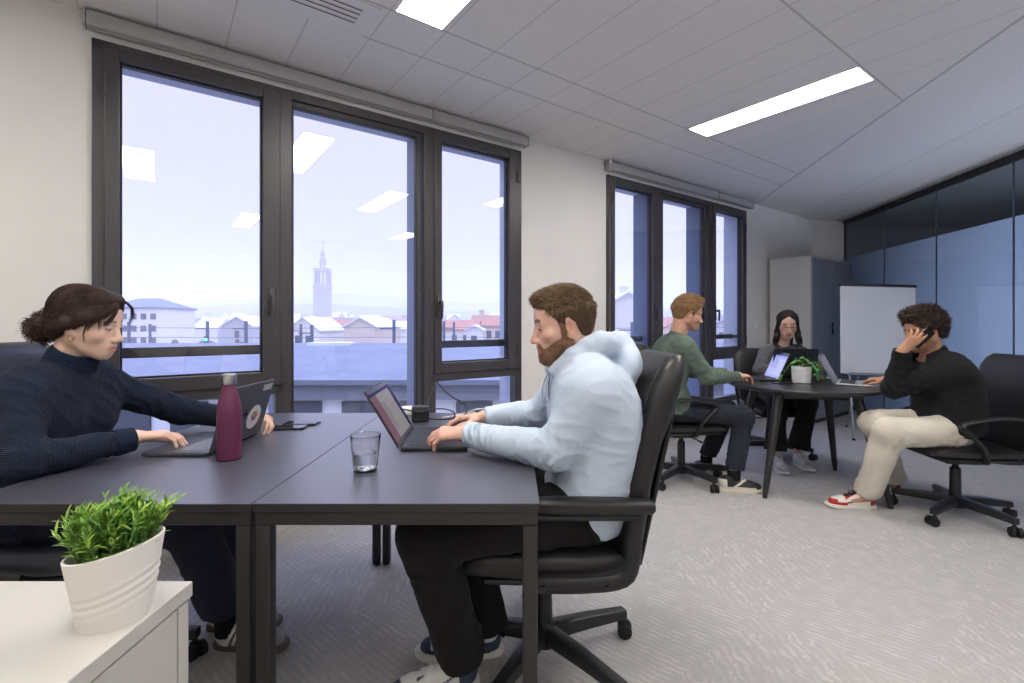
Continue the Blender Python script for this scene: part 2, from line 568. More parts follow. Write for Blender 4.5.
def body_mesh(J, f, o, h, parent, mats):
    pts = [np.array(J[k]) for k in ('pelvis','shR','shL','elR','elL','wrR','wrL','hiR','hiL','knR','knL','anR','anL','toR','toL')] + [f.p(0,0,.13), f.p(0,.12,0), f.p(0,-.13,0), f.p(.1,0,0), f.p(-.1,0,0)]
    for hf in (J['handR'], J['handL']):
        pts += [hf.p(0, .2, -.03), hf.p(0, .1, .05)]
    A = np.array(pts)
    lo, hi = A.min(0) - .10, A.max(0) + .10
    V = Vol(lo, hi, h)
    head_prims(V, f, o)
    nk = np.array(J['neck'])
    nr = o.get('neckr', .055)
    V.cap(f.p(0, -.022, -.050), nk, nr*f.s*.95, nr*f.s*1.08, .018)
    V.cap(f.p(0, -.055, -.020), nk, nr*f.s*.75, nr*f.s*.9, .02)
    if o.get('male', True): V.ell(f.p(0, .018, -.135), np.array((.012, .012, .016))*f.s, f.R, .012)
    torso_prims(V, J, -.030, .03)
    trap_prims(V, J, -.018)
    for S in 'RL':
        sh, el, wr = (np.array(J[k+S]) for k in ('sh','el','wr'))
        V.cap(sh, el, .045*f.s, .036*f.s, .02); V.cap(el, wr, .036*f.s, .026*f.s, .012)
        hp, kn, an, to = (np.array(J[k+S]) for k in ('hi','kn','an','to'))
        V.cap(hp, kn, .068, .050, .03); V.cap(kn, an, .048, .034, .02)
        V.cap(an, an + np.array([0, 0, -.05]), .030, .026, .01); V.cap(an + np.array([0, 0, -.065]), to + np.array([0, 0, -.015]), .022, .014, .01)
        hf = J['hand'+S]; hk = J['hk'+S]
        hand_prims(V, hf, S == 'R', **hk)
    P, Q = V.mesh()
    C = np.tile(np.array(o['skin'])[None], (len(P), 1))
    C = C * (1 + .06*vnoise(P, 25, 3))[:, None]
    hands = np.zeros(len(P))
    for S in 'RL':
        hf = J['hand'+S]; L = hf.loc(P)
        m = (np.abs(L[:,0]) < .07) & (L[:,1] > .04) & (L[:,1] < .22) & (np.abs(L[:,2]) < .12)
        kn = np.exp(-((L[:,1]-.092)/.012)**2) + np.exp(-((L[:,1]-.135)/.010)**2)
        hands += m * (.25 + .35*kn)
    hm = np.clip(hands, 0, 1)[:, None] * .34
    red = np.array(o.get('red', np.array(o['skin']) * np.array([1.05, .72, .68])))
    C = C*(1-hm) + red[None]*hm
    C = head_colors(f, P, C, o)
    if o.get('colfn'): C = o['colfn'](f, P, C)
    return np_object(P, Q, 'body', mats, parent, C)

def sleeve(V, sh, el, wr, r0, r1, r2, k=.03, cut=True, cuff=.0):
    sh, el, wr = map(np.array, (sh, el, wr))
    V.cap(sh, el, r0, r1, k); V.cap(el, wr, r1*.98, r2, .02)

def plane_cut(V, c, d, rad):
    """remove what lies past the plane through c with normal d, within rad of c"""
    c = np.array(c); d = np.array(d, float); d /= np.linalg.norm(d)
    sl = V.sub(c - rad, c + rad)
    if sl is None: return
    X, Y, Z = V.pts(sl)
    X = X - c[0]; Y = Y - c[1]; Z = Z - c[2]
    pd = X*d[0] + Y*d[1] + Z*d[2]
    rr = np.sqrt(X*X + Y*Y + Z*Z) - rad*.98
    V.F[sl] = np.maximum(V.F[sl], -np.maximum(-pd, rr)).astype(np.float32)

def limb_folds(P, N, a, b, R, amp, freq, seed=0, lo=-.2, hi=1.2, tilt=.35, focus=None, fw=.35):
    a = np.array(a); b = np.array(b); ab = b - a; L = np.linalg.norm(ab); d = ab / L
    u = np.cross(d, [0.3, .2, 1]); u /= np.linalg.norm(u); v = np.cross(d, u)
    q = P - a; s = q @ d; qu = q @ u; qv = q @ v
    rad = np.sqrt(qu**2 + qv**2); th = np.arctan2(qv, qu)
    w = np.clip((R - rad) / (R*.25), 0, 1) * np.clip((s/L - lo)/.1, 0, 1) * np.clip((hi - s/L)/.1, 0, 1)
    if focus is not None: w = w * np.exp(-((s/L - focus)/fw)**2)
    n = vnoise(P, 9, seed)
    ph = 2*PI*(freq * s + tilt*np.sin(th + seed) + .55*n)
    dsp = amp * (1 - 1.6*np.abs(np.sin(ph/2))**.8) * (.6 + .4*np.sin(th*1.0 + seed*2.1 + s*9)) 
    side = np.clip(.45 + .8*np.cos(th - seed*1.7) + .5*vnoise(P, 5, seed+2), 0, 1)
    return P + N * (dsp * w * side)[:, None]

def hair_strands(P, Q, fr, nroots, flow, length, width=.0016, seg=6, lift=.0015, cols=((.1,.06,.04),(.2,.13,.08)), mask=None, seed=1, jit=.25, curl=0.0, lenfn=None, gravity=0.0, tip=.2):
    rs = np.random.RandomState(seed)
    bv = BVHTree.FromPolygons([Vector(p) for p in P], [tuple(int(i) for i in q) for q in Q])
    N = vnormals(P, Q)
    fi = rs.randint(0, len(Q), nroots * 3)
    OV = []; OF = []; OC = []; cnt = 0
    c1 = np.array(cols[0]); c2 = np.array(cols[1])
    for i in fi:
        if cnt >= nroots: break
        p = P[Q[i]].mean(0); nrm = N[Q[i]].mean(0)
        l = fr.loc(p)
        if mask is not None and not mask(l): continue
        cnt += 1
        Lh = length * (lenfn(l) if lenfn else 1) * rs.uniform(.7, 1.15) * fr.s
        st = Lh / seg
        j = rs.normal(size=3) * jit
        ph = rs.rand() * 6.28
        cen = []
        pos = p.copy()
        n_ = nrm
        for k in range(seg + 1):
            off = lift * (k / seg) * rs.uniform(.6, 1.4)
            cen.append((pos + n_ * off, n_.copy()))
            l = fr.loc(pos)
            d = fr.R @ np.array(flow(l)) + j
            if curl: d = d + curl * (math.cos(ph + k*1.9) * np.cross(n_, d) + math.sin(ph + k*1.9) * n_)
            d = d / (np.linalg.norm(d) + 1e-9)
            pos = pos + d * st
            if gravity: pos = pos + np.array([0, 0, -gravity*st])
            hit = bv.find_nearest(Vector(pos))
            if hit[0] is not None and hit[3] < .03:
                n_ = np.array(hit[1]); n_ /= np.linalg.norm(n_)
                keep = min(.55, hit[3] / .02) if tip else 0
                pos = np.array(hit[0]) * (1-keep) + pos * keep
        c = c1 + (c2 - c1) * rs.rand()
        base = len(OV)
        for k, (q, nn) in enumerate(cen):
            q2 = cen[min(k+1, seg)][0]; q1 = cen[max(k-1, 0)][0]
            T = q2 - q1; T /= (np.linalg.norm(T) + 1e-9)
            sd = np.cross(T, nn); sd /= (np.linalg.norm(sd) + 1e-9)
            w = width * (1 - (1-tip) * (k/seg)**1.5)
            OV += [q - sd*w, q + sd*w, q + nn*w*.7]
            OC += [c * (.85 + .25*k/seg)] * 3
        for k in range(seg):
            b0 = base + 3*k; b1 = b0 + 3
            OF += [(b0, b0+1, b1+1, b1), (b0+1, b0+2, b1+2, b1+1), (b0+2, b0, b1, b1+2)]
    return np.array(OV), np.array(OF), np.array(OC)

def join_np(parts):
    Ps = []; Qs = []; Cs = []; b = 0
    for P, Q, C in parts:
        if len(P) == 0: continue
        Ps.append(P); Qs.append(Q + b); Cs.append(C); b += len(P)
    return np.concatenate(Ps), np.concatenate(Qs), np.concatenate(Cs)

def shoe(parent, name, heel, fwd, L, colf, solecol, lace, up=(0,0,1), h=.004, collar=.10, label=None, solez=.026):
    f = Fr(heel, fwd, up)
    s = L / .29
    pts = np.array([f.p(x, y, z) for x in (-.07, .07) for y in (-.03, L+.03) for z in (-.01, .17)])
    V = Vol(pts.min(0), pts.max(0), h)
    R = f.R
    V.ell(f.p(0, .215*s, .038), np.array((.044, .068*s, .034)), R, 0)
    V.cap(f.p(0, .06*s, .048), f.p(-.0, .20*s, .040), .043, .038, .02)
    V.ell(f.p(0, .052*s, .055), np.array((.038, .050, .058)), R, .02)
    V.cap(f.p(0, .058*s, .06), f.p(0, .052*s, collar), .036, .036, .02)
    V.cap(f.p(0, .085*s, .085), f.p(0, .16*s, .055), .030, .028, .015)
    l = V.local(f)
    V.cut(np.maximum(.012 - l[2], l[2] - (collar + .012 + .25*(l[1] - .05))) + 0*l[0])
    P, Q = V.mesh()
    C = colf(f.loc(P) / np.array([1, s, 1]))
    o = np_object(P, Q, name, MATS['shoe'], parent, C)
    if label: o['label'] = label
    b = MB()
    out = [(.0, -.004), (.028, .006), (.038, .04), (.036, .10), (.041, .16), (.049, .21), (.044, .26), (.026, .292), (0, .301),
           (-.026, .292), (-.044, .26), (-.049, .21), (-.041, .16), (-.036, .10), (-.038, .04), (-.028, .006)]
    c = bez([np.array([x, y*s, 0]) for x, y in out] + [np.array([out[0][0], out[0][1]*s, 0])], 49)[:-1]
    def ring(z, g): return [f.p(p[0]*g, .145*s + (p[1]-.145*s)*g, z + (.010*max(0, (p[1]/s-.22)/.08)**2 if z < .01 else .004*max(0, (p[1]/s-.22)/.08))) for p in c]
    rings = [ring(.0, .95), ring(.004, 1.0), ring(solez-.004, 1.0), ring(solez, .97)]
    vs = [p for r in rings for p in r]; n = len(c)
    fs = []
    for i in range(3):
        for k in range(n):
            k2 = (k+1) % n
            fs.append((i*n+k, i*n+k2, (i+1)*n+k2, (i+1)*n+k))
    fs.append(tuple(reversed(range(n)))); fs.append(tuple(3*n + k for k in range(n)))
    b.add(vs, fs)
    Mi = root_matrix(parent).inverted()
    b.v = [tuple(Mi @ Vector(v)) for v in b.v]
    b.build('sole', mat('sole_' + name + str(len(MATS)), solecol, .6), o)
    if lace is not None:
        b = MB()
        for i in range(5):
            y = (.105 + i*.022) * s; z = .118 - i*.0115
            b.tube([f.p(-.022, y, z-.008), f.p(-.010, y+.006, z+.001), f.p(.010, y-.002, z+.001), f.p(.022, y+.004, z-.008)], .0028, 6)
            b.tube([f.p(.022, y, z-.008), f.p(.010, y+.010, z+.003), f.p(-.010, y+.002, z+.003), f.p(-.022, y+.006, z-.008)], .0026, 6)
        for sgn in (-1, 1):
            b.tube([f.p(0, .10*s, .125), f.p(sgn*.018, .112*s, .134), f.p(sgn*.028, .128*s, .115), f.p(sgn*.010, .108*s, .122)], .0025, 6)
        b.v = [tuple(Mi @ Vector(v)) for v in b.v]
        b.build('laces', mat('laces_' + name + str(len(MATS)), lace, .8), o)
    return o
# ------------------------------------------------------------------ materials of the room
var_mat('wall_paint', lin(226, 223, 219), lin(222, 219, 215), 3, .85, .05, 60, .001, coord='pos')
mat('skirting', lin(205, 203, 200), .5)
var_mat('frame', lin(62, 59, 62), lin(68, 65, 68), 4, .38, 0, metal=.0, coord='pos')
mat('gasket', lin(24, 26, 32), .5)
mat('blind', lin(172, 170, 169), .8)
mat('chrome', lin(200, 200, 200), .22, 1.0)
mat('steel', lin(150, 150, 150), .35, 1.0)
mat('white_plastic', lin(232, 230, 226), .4)
mat('shoe', (1, 1, 1), .6)
mm = MATS['shoe']; tt = NT(mm); a_ = tt.new('ShaderNodeAttribute'); a_.attribute_name = 'Col'
tt.l.new(a_.outputs['Color'], bsdf(mm).inputs['Base Color'])

def glass_material(name, tint=(1, 1, 1), f0=.05, rough=0.0, gain=1.0):
    m = bpy.data.materials.new(name); m.use_nodes = True; MATS[name] = m
    t = NT(m); t.n.clear()
    out = t.new('ShaderNodeOutputMaterial')
    geo = t.new('ShaderNodeNewGeometry')
    dot = t.new('ShaderNodeVectorMath'); dot.operation = 'DOT_PRODUCT'
    t.l.new(geo.outputs['Incoming'], dot.inputs[0]); t.l.new(geo.outputs['Normal'], dot.inputs[1])
    c = t.math('ABSOLUTE', dot.outputs['Value'])
    k = t.math('POWER', t.math('SUBTRACT', 1.0, c, clamp=True), 5.0)
    fr = t.math('MULTIPLY', t.math('ADD', t.math('MULTIPLY', k, 1 - f0), f0), gain, clamp=True)
    tr = t.new('ShaderNodeBsdfTransparent'); tr.inputs['Color'].default_value = (*tint, 1)
    gl = t.new('ShaderNodeBsdfGlossy'); gl.inputs['Roughness'].default_value = rough
    mx = t.new('ShaderNodeMixShader')
    t.l.new(fr, mx.inputs[0]); t.l.new(tr.outputs[0], mx.inputs[1]); t.l.new(gl.outputs[0], mx.inputs[2])
    t.l.new(mx.outputs[0], out.inputs['Surface'])
    return m
glass_material('pane', (.96, .965, .985), .05)
glass_material('partition_clear', (.76, .78, .83), .05)

# carpet: half-metre bands laid along the window wall, the pile combed along and across in turn
def carpet():
    m = mat('carpet', (.3, .3, .3), .95, spec=.1); t = NT(m)
    P = t.mapping(t.pos(), rot=(0, 0, -WALL_ANG))
    # Mapping rotates the vector; x runs along the wall, y towards it
    sx = t.new('ShaderNodeSeparateXYZ'); t.l.new(P, sx.inputs[0])
    x, y = sx.outputs[0], sx.outputs[1]
    ix = t.math('FLOOR', t.math('DIVIDE', x, 1.0)); iy = t.math('FLOOR', t.math('DIVIDE', y, .5))
    par = t.math('MODULO', t.math('ABSOLUTE', t.math('ADD', ix, iy)), 2.0)
    def streak(rot, sc, st):
        w = t.new('ShaderNodeTexWave'); w.wave_type = 'BANDS'; w.bands_direction = 'Y'
        w.inputs['Scale'].default_value = sc; w.inputs['Distortion'].default_value = st
        w.inputs['Detail'].default_value = 3; w.inputs['Detail Scale'].default_value = 2.2; w.inputs['Detail Roughness'].default_value = .65
        t.l.new(t.mapping(P, (1, 1, 1), (0, 0, rot)), w.inputs['Vector'])
        return w.outputs['Fac']
    a = streak(math.radians(-55), 9.0, 8.0); b = streak(math.radians(-103), 12.0, 4.0)
    mxn = t.new('ShaderNodeMix'); mxn.data_type = 'FLOAT'
    t.set(mxn.inputs[0], par); t.set(mxn.inputs[2], a); t.set(mxn.inputs[3], b)
    s = mxn.outputs[0]
    brk = t.noise(14, t.mapping(P, (1, 1, 1)), 3)
    s2 = t.math('MULTIPLY', s, t.ramp(brk, [(.35, (.25,)*3), (.62, (1,)*3)]))
    fine = t.noise(420, P, 2)
    c = t.ramp(s2, [(0.05, lin(178, 175, 172)), (.5, lin(185, 182, 179)), (.95, lin(200, 197, 193))])
    c2 = t.mix(t.math('MULTIPLY', fine, .45), c, lin(140, 138, 138))
    t.l.new(c2, bsdf(m).inputs['Base Color'])
    hb = t.math('ADD', t.math('MULTIPLY', s2, .6), t.math('MULTIPLY', fine, .7))
    t.l.new(t.bump(hb, .28, .003), bsdf(m).inputs['Normal'])
carpet()

# ceiling: lay-in tiles 0.3 m wide between long bars; beyond the slanting bar they follow the glass partition
GX, GY = .1492, 1.0
gl_ = math.hypot(GX, GY); GD = (GX/gl_, GY/gl_)
def ceiling_mat():
    m = mat('ceiling_tile', lin(225, 223, 221), .9, spec=.1); t = NT(m)
    sep = t.new('ShaderNodeSeparateXYZ'); t.l.new(t.pos(), sep.inputs[0]); X, Y = sep.outputs[0], sep.outputs[1]
    tt_ = t.math('ADD', t.math('MULTIPLY', X, CT), t.math('MULTIPLY', Y, ST))
    nn_ = t.math('ADD', t.math('MULTIPLY', X, -ST), t.math('MULTIPLY', Y, CT))
    # distance from the slanting bar: positive on the partition's side
    dd = t.math('SUBTRACT', t.math('MULTIPLY', X, GD[1]), t.math('ADD', t.math('MULTIPLY', Y, GD[0]), (2.63*GD[1] - 3.26*GD[0])))
    ee = t.math('ADD', t.math('MULTIPLY', X, GD[0]), t.math('MULTIPLY', Y, GD[1]))
    def line(v, off, per, w):
        f = t.math('FRACT', t.math('DIVIDE', t.math('SUBTRACT', v, off - per*50), per))
        d = t.math('MULTIPLY', t.math('SUBTRACT', .5, t.math('ABSOLUTE', t.math('SUBTRACT', f, .5))), per)
        return t.math('LESS_THAN', d, w)
    def one(v, at, w): return t.math('LESS_THAN', t.math('ABSOLUTE', t.math('SUBTRACT', v, at)), w)
    cross = line(tt_, .30, .30, .0032)
    # bars at n = 2.20 and 2.50 and every 1.14 m back from there
    l1 = one(nn_, 2.495, .006)
    l2 = line(nn_, 2.205, 1.135, .006)
    inner = t.math('LESS_THAN', nn_, 2.30)
    bars = t.math('MAXIMUM', l1, t.math('MULTIPLY', l2, inner))
    A = t.math('MAXIMUM', t.math('MULTIPLY', cross, .8), bars)
    cross2 = line(ee, .12, .60, .0025); bar2 = one(dd, .86, .006)
    B = t.math('MAXIMUM', t.math('MULTIPLY', cross2, t.math('MULTIPLY', t.math('GREATER_THAN', dd, .86), .5)), t.math('MULTIPLY', bar2, .8))
    side = t.math('GREATER_THAN', dd, 0.0)
    mx = t.new('ShaderNodeMix'); mx.data_type = 'FLOAT'
    t.set(mx.inputs[0], side); t.set(mx.inputs[2], A); t.set(mx.inputs[3], B)
    L = t.math('MAXIMUM', mx.outputs[0], one(dd, 0.0, .011))
    n = t.noise(30, t.pos(), 4)
    base = t.ramp(n, [(.3, lin(226, 224, 222)), (.7, lin(231, 229, 227))])
    c = t.mix(t.math('MULTIPLY', L, .42), base, lin(120, 118, 118))
    t.l.new(c, bsdf(m).inputs['Base Color'])
    h = t.math('SUBTRACT', t.math('MULTIPLY', t.noise(260, t.pos(), 3), .12), L)
    t.l.new(t.bump(h, .3, .004), bsdf(m).inputs['Normal'])
ceiling_mat()

CEIL = 2.70
WN = 3.08          # the window wall's inner face
# room outline
def gpt(Y): return (4.85 + .1492*(Y - 7.12), Y)
A0 = W(-3.0, WN); A1 = W(-3.0, -3.2); A2 = (3.59, -1.34); A3 = W(7.642, WN)
outline = [(A1.x, A1.y), A2, gpt(7.06), (A3.x, A3.y), (A0.x, A0.y)]
big = [(-5.6, -5.2), (8.2, -5.2), (8.2, 8.3), (4.0, 8.3)]
fl = MB(); fl.prism([(W(-3.2,3.2).x, W(-3.2,3.2).y), (W(-3.2,-3.4).x, W(-3.2,-3.4).y), (3.6, -1.7), (7.9, -1.7), (7.9, 7.6), (4.9, 7.6), (W(7.9,3.2).x, W(7.9,3.2).y)], -.12, 0)
struct(fl, 'floor', MATS['carpet'], smooth=False)

# ceiling, with openings for the lamps left out of the slab by building it of strips
LAMPS = [(.915, 1.17, 1.075, 2.195), (3.285, 3.54, 1.075, 2.195), (-1.455, -1.2, 1.075, 2.195), (-.27, -.015, -.13, .99), (2.10, 2.355, -.13, .99),
         (.915, 1.17, -2.3, -1.18), (-1.455, -1.2, -2.3, -1.18), (3.285, 3.54, -2.3, -1.18)]  # this back row is unseen, added to brighten the room
ce = MB(); ce.prism([(W(-3.2,3.2).x, W(-3.2,3.2).y), (W(-3.2,-3.4).x, W(-3.2,-3.4).y), (3.6, -1.7), (7.9, -1.7), (7.9, 7.6), (4.9, 7.6), (W(7.9,3.2).x, W(7.9,3.2).y)], CEIL, CEIL + .15)
struct(ce, 'ceiling', MATS['ceiling_tile'], smooth=False)

# window wall
WO = WN + .24
w1a, w1b, w2a, w2b = -.253, 2.338, 3.332, 5.783
zt, zb = 2.575, .30
w = MB()
for a, b in ((-3.2, w1a), (w1b, w2a), (w2b, 7.75)): w.wbox(a, b, WN, WO, 0, CEIL)
for a, b in ((w1a, w1b), (w2a, w2b)):
    w.wbox(a, b, WN, WO, zt, CEIL); w.wbox(a, b, WN, WO, 0, zb)
struct(w, 'wall_window', MATS['wall_paint'], smooth=False)
w = MB(); w.wbox(-3.2, -3.0, -3.4, WO, 0, CEIL); struct(w, 'wall_left', MATS['wall_paint'], smooth=False)
w = MB()
a, b = Vector((A1.x, A1.y, 0)), Vector((A2[0], A2[1], 0))
w.wbox(-3.2, 2.3, -3.4, -3.2, 0, CEIL); struct(w, 'wall_back', MATS['wall_paint'], smooth=False)
w = MB(); w.prism([(A3.x - .02, A3.y - .01), gpt(7.06), (gpt(7.06)[0]+.02, 7.6), (A3.x - .02, 7.6)], 0, CEIL); struct(w, 'wall_far', MATS['wall_paint'], smooth=False)
for nm, segs in (('baseboard_window', ((-3.0, w1a), (w1a, 7.6))),):
    s_ = MB()
    s_.wbox(-3.0, 7.62, WN - .012, WN - .001, 0, .07)
    struct(s_, nm, MATS['skirting'], smooth=False, bevel=.002)

# ---- the windows
def window(name, t0, t1, cols, first_label):
    """cols: outer stile, left glass, mullion, middle glass, mullion, right glass (t positions)"""
    g0a, g0b, g1a, g1b, g2a, g2b, m0, m1 = cols
    n0, n1 = WN - .022, WN + .055
    fr = MB()
    fb = lambda a, b, c, d, e=n0, f=n1: fr.wbox(a, b, e, f, c, d, .004)
    fb(t0, t0 + .065, zb, zt); fb(t1 - .062, t1, zb, zt)
    fb(t0, t1, zt - .055, zt); fb(t0, t1, zb, zb + .06)
    fb(m0 - .045, m0 + .045, zb, zt); fb(m1 - .045, m1 + .045, zb, zt)
    fb(t0, m0, .795, .862); fb(m1, t1, .795, .862)
    # bars round the fixed middle light
    fb(m0, m1, zt - .085, zt - .03, n0 + .02); fb(g1a - .03, g1a, zb, zt, n0 + .02); fb(g1b, g1b + .03, zb, zt, n0 + .02)
    root = struct(fr, name, MATS['frame'], smooth=False)
    def sash(ga, gb, oa, ob, hand):
        s_ = MB(); q0, q1 = WN - .034, WN + .045
        zt2, zb2 = zt - .03, .85
        s_.wbox(oa, ga, q0, q1, zb2, zt2, .005); s_.wbox(gb, ob, q0, q1, zb2, zt2, .005)
        s_.wbox(ga, gb, q0, q1, 2.490, zt2, .005); s_.wbox(ga, gb, q0, q1, zb2, .926, .005)
        o = s_.build('sash', MATS['frame'], root, smooth=False)
        k = MB()
        for a, b, c, d in ((ga, ga+.008, .926, 2.49), (gb-.008, gb, .926, 2.49), (ga, gb, .926, .934), (ga, gb, 2.482, 2.49)):
            k.wbox(a, b, WN - .004, WN + .03, c, d)
        k.build('gasket', MATS['gasket'], o, smooth=False)
        h = MB(); ht = hand
        h.wbox(ht - .015, ht + .015, q0 - .010, q0 - .001, 1.245, 1.405, .004)
        h.wbox(ht - .010, ht + .010, q0 - .048, q0 - .008, 1.335, 1.36, .004)
        h.tube([W(ht, q0 - .046, 1.362), W(ht, q0 - .052, 1.33), W(ht, q0 - .050, 1.28), W(ht, q0 - .046, 1.235)], [.011, .012, .010, .009], 10)
        h.build('handle', MATS['frame'], o)
        g = MB(); g.wbox(ga - .005, gb + .005, WN + .012, WN + .018, .92, 2.495)
        g.build('glass', MATS['pane'], o, smooth=False)
        hg = MB()
        for zz in (1.0, 2.36):
            hg.tube([W(oa + .006 if hand > (oa+ob)/2 else ob - .006, q0 - .008, zz - .05), W(oa + .006 if hand > (oa+ob)/2 else ob - .006, q0 - .008, zz + .05)], .008, 8)
        hg.build('hinge', MATS['frame'], o)
        # lower fixed light
        g = MB(); g.wbox(oa, ob, WN + .012, WN + .018, zb + .05, .80)
        g.build('glass', MATS['pane'], root, smooth=False)
        r = MB(); r.wbox(oa - .03, ob + .03, WN + .150, WN + .185, 1.020, 1.075, .003)
        for tt2 in (oa - .02, ob + .02): r.wbox(tt2 - .01, tt2 + .01, WN + .055, WN + .17, 1.03, 1.065)
        r.build('guard_rail', MATS['frame'], root, smooth=False)
    sash(g0a, g0b, t0 + .045, m0 - .02, (g0b + m0 - .02)/2)
    sash(g2a, g2b, m1 + .03, t1 - .045, (g2a + m1 + .03)/2)
    g = MB(); g.wbox(g1a - .005, g1b + .005, WN + .012, WN + .018, zb + .05, zt - .08)
    g.build('glass', MATS['pane'], root, smooth=False)
    k = MB()
    for a, b, c, d in ((g1a, g1a+.008, zb+.06, zt-.085), (g1b-.008, g1b, zb+.06, zt-.085), (g1a, g1b, zt-.093, zt-.085)):
        k.wbox(a, b, WN - .002, WN + .03, c, d)
    k.build('gasket', MATS['gasket'], root, smooth=False)
    return root
window('window_1', w1a, w1b, (-.148, .484, .645, 1.446, 1.624, 2.21, .595, 1.535), '')
window('window_2', w2a, w2b, (3.42, 3.975, 4.165, 4.90, 5.10, 5.68, 4.075, 5.02), '')

# blue-grey fins and reveals outside the panes
mat('fin', lin(176, 188, 214), .5)
mat('fin_dark', lin(92, 108, 140), .45)
f_ = MB()
mat('fin_mid', lin(122, 132, 158), .5)
for t_ in (.60, 1.53, 4.075, 5.01):
    f_.wbox(t_ - .04, t_ + .04, WN + .07, WN + .27, zb - .2, zt + .1, .004)
    struct(f_, 'trim_outside_fin', MATS['fin_dark'] if t_ > 3 else MATS['fin_mid'], smooth=False); f_ = MB()
f_ = MB()
for a, b in ((w1a, w1b), (w2a, w2b)):
    f_.wbox(a - .05, a + .02, WO - .02, WO + .02, zb - .1, zt + .05); f_.wbox(b - .01, b + .05, WN + .07, WO + .03, zb - .1, zt + .05)
    f_.wbox(a - .05, b + .05, WN + .07, WO + .03, zt - .03, zt + .06)
struct(f_, 'trim_outside_reveal', MATS['fin'], smooth=False)
s_ = MB(); s_.wbox(w1a, w1b, WO, WO + .06, zb - .06, zb - .02); s_.wbox(w2a, w2b, WO, WO + .06, zb - .06, zb - .02)
struct(s_, 'trim_outside_sill', MATS['fin'], smooth=False)

# roller blinds in their grey cassettes
def blind(t0, t1, label, chain=None):
    r = empty('roller_blind', W((t0+t1)/2, WN - .05, 2.62), WALL_ANG, label, 'roller blind', 'roller blinds over the windows')
    L = (t1 - t0)/2
    m = MB(); m.box((-L + .006, -.018, -.010), (L - .006, .048, .064), None, .010); m.build('cassette', MATS['blind'], r)
    for s in (-1, 1):
        m = MB(); m.box((s*L - .006, -.021, -.012), (s*L + .006, .049, .066), None, .004)
        m.build('end_cap', MATS['blind'], r)
    m = MB(); m.box((-L + .02, .010, -.018), (L - .02, .026, -.0105), None, .003); m.build('bottom_bar', MATS['blind'], r)
    if chain is not None:
        x = chain * (L - .004)
        m = MB()
        for k in range(88):
            m.ball((x + chain*.014, -.030, .03 - k*.0182), .0032, 6)
        m.ball((x + chain*.014, -.035, .05), (.014, .014, .018), 10)
        m.ball((x + chain*.014, -.035, .03 - 88*.0182), (.008, .008, .02), 8)
        m.build('bead_chain', MATS['white_plastic'], r)
    return r
blind(-.278, 1.540, 'long grey roller blind cassette above the leftmost panes of the big window')
blind(1.556, 2.372, 'short grey roller blind cassette above the narrow opening pane of the big window')
blind(3.31, 5.10, 'grey roller blind cassette with a white bead chain above the far window', -1)
blind(5.115, 5.86, 'short grey roller blind cassette at the corner end of the far window')

sw = empty('light_switch', W(6.02, WN - .001, 1.18), WALL_ANG, 'small white wall switch between the far window and the cupboard', 'switch')
m = MB(); m.box((-.04, -.012, -.04), (.04, 0, .04), None, .004); m.build('plate', MATS['white_plastic'], sw)
m = MB(); m.box((-.026, -.016, -.026), (.026, -.012, .026), None, .003); m.build('rocker', MATS['white_plastic'], sw)

# ---- ceiling lamps
def emis(name, col, s):
    m = bpy.data.materials.new(name); m.use_nodes = True; MATS[name] = m
    t = NT(m); t.n.clear(); o = t.new('ShaderNodeOutputMaterial'); e = t.new('ShaderNodeEmission')
    e.inputs['Color'].default_value = (*col, 1); e.inputs['Strength'].default_value = s
    t.l.new(e.outputs[0], o.inputs['Surface']); return m
emis('lamp_glow', (1.0, .955, .90), 29.0)
mat('lamp_frame', lin(235, 235, 232), .5)
labels = ['bright oblong ceiling lamp nearest the air vent, cut off by the upper picture edge', 'long bright ceiling lamp over the middle of the room towards the round table',
 'ceiling lamp in the window row, beside the wall on the woman with the bun\'s side', 'ceiling lamp over the low white cabinet', 'ceiling lamp beside the long one, in the next row from the window',
 'added ceiling lamp in the unseen back row, middle one', 'added ceiling lamp in the unseen back row by the side wall', 'added ceiling lamp in the unseen back row by the glass partition']
for i, (a, b, c, d) in enumerate(LAMPS):
    r = empty('ceiling_lamp', W((a+b)/2, (c+d)/2, CEIL), WALL_ANG, labels[i], 'ceiling lamp', 'oblong ceiling lamps')
    x, y = (b-a)/2, (d-c)/2
    m = MB()
    for lo, hi in (((-x, -y, -.006), (-x+.006, y, -.0005)), ((x-.006, -y, -.006), (x, y, -.0005)), ((-x, -y, -.006), (x, -y+.006, -.0005)), ((-x, y-.006, -.006), (x, y, -.0005))):
        m.box(lo, hi)
    m.build('frame', MATS['lamp_frame'], r, smooth=False)
    m = MB(); m.box((-x + .006, -y + .006, -.0045), (x - .006, y - .006, -.001)); m.build('diffuser', MATS['lamp_glow'], r, smooth=False)

# ---- air vent
mat('vent_white', lin(226, 225, 224), .6); mat('vent_dark', lin(62, 60, 62), .8)
r = empty('air_vent', W(.26, 2.355, CEIL), WALL_ANG, 'white slotted air vent in the ceiling next to the nearest lamp', 'air vent')
m = MB(); m.box((-.60, -.133, -.008), (.60, .133, -.0005), None, .002); m.build('plate', MATS['vent_white'], r, smooth=False)
for k in range(4):
    y = -.078 + k*.038
    m = MB(); m.box((-.56, y - .0075, -.0092), (.53, y + .0075, -.0078)); m.build('slot', MATS['vent_dark'], r, smooth=False)
    m = MB(); m.box((-.56, y - .0095, -.0125), (.53, y - .0065, -.0078)); m.build('louvre', MATS['vent_white'], r, smooth=False)

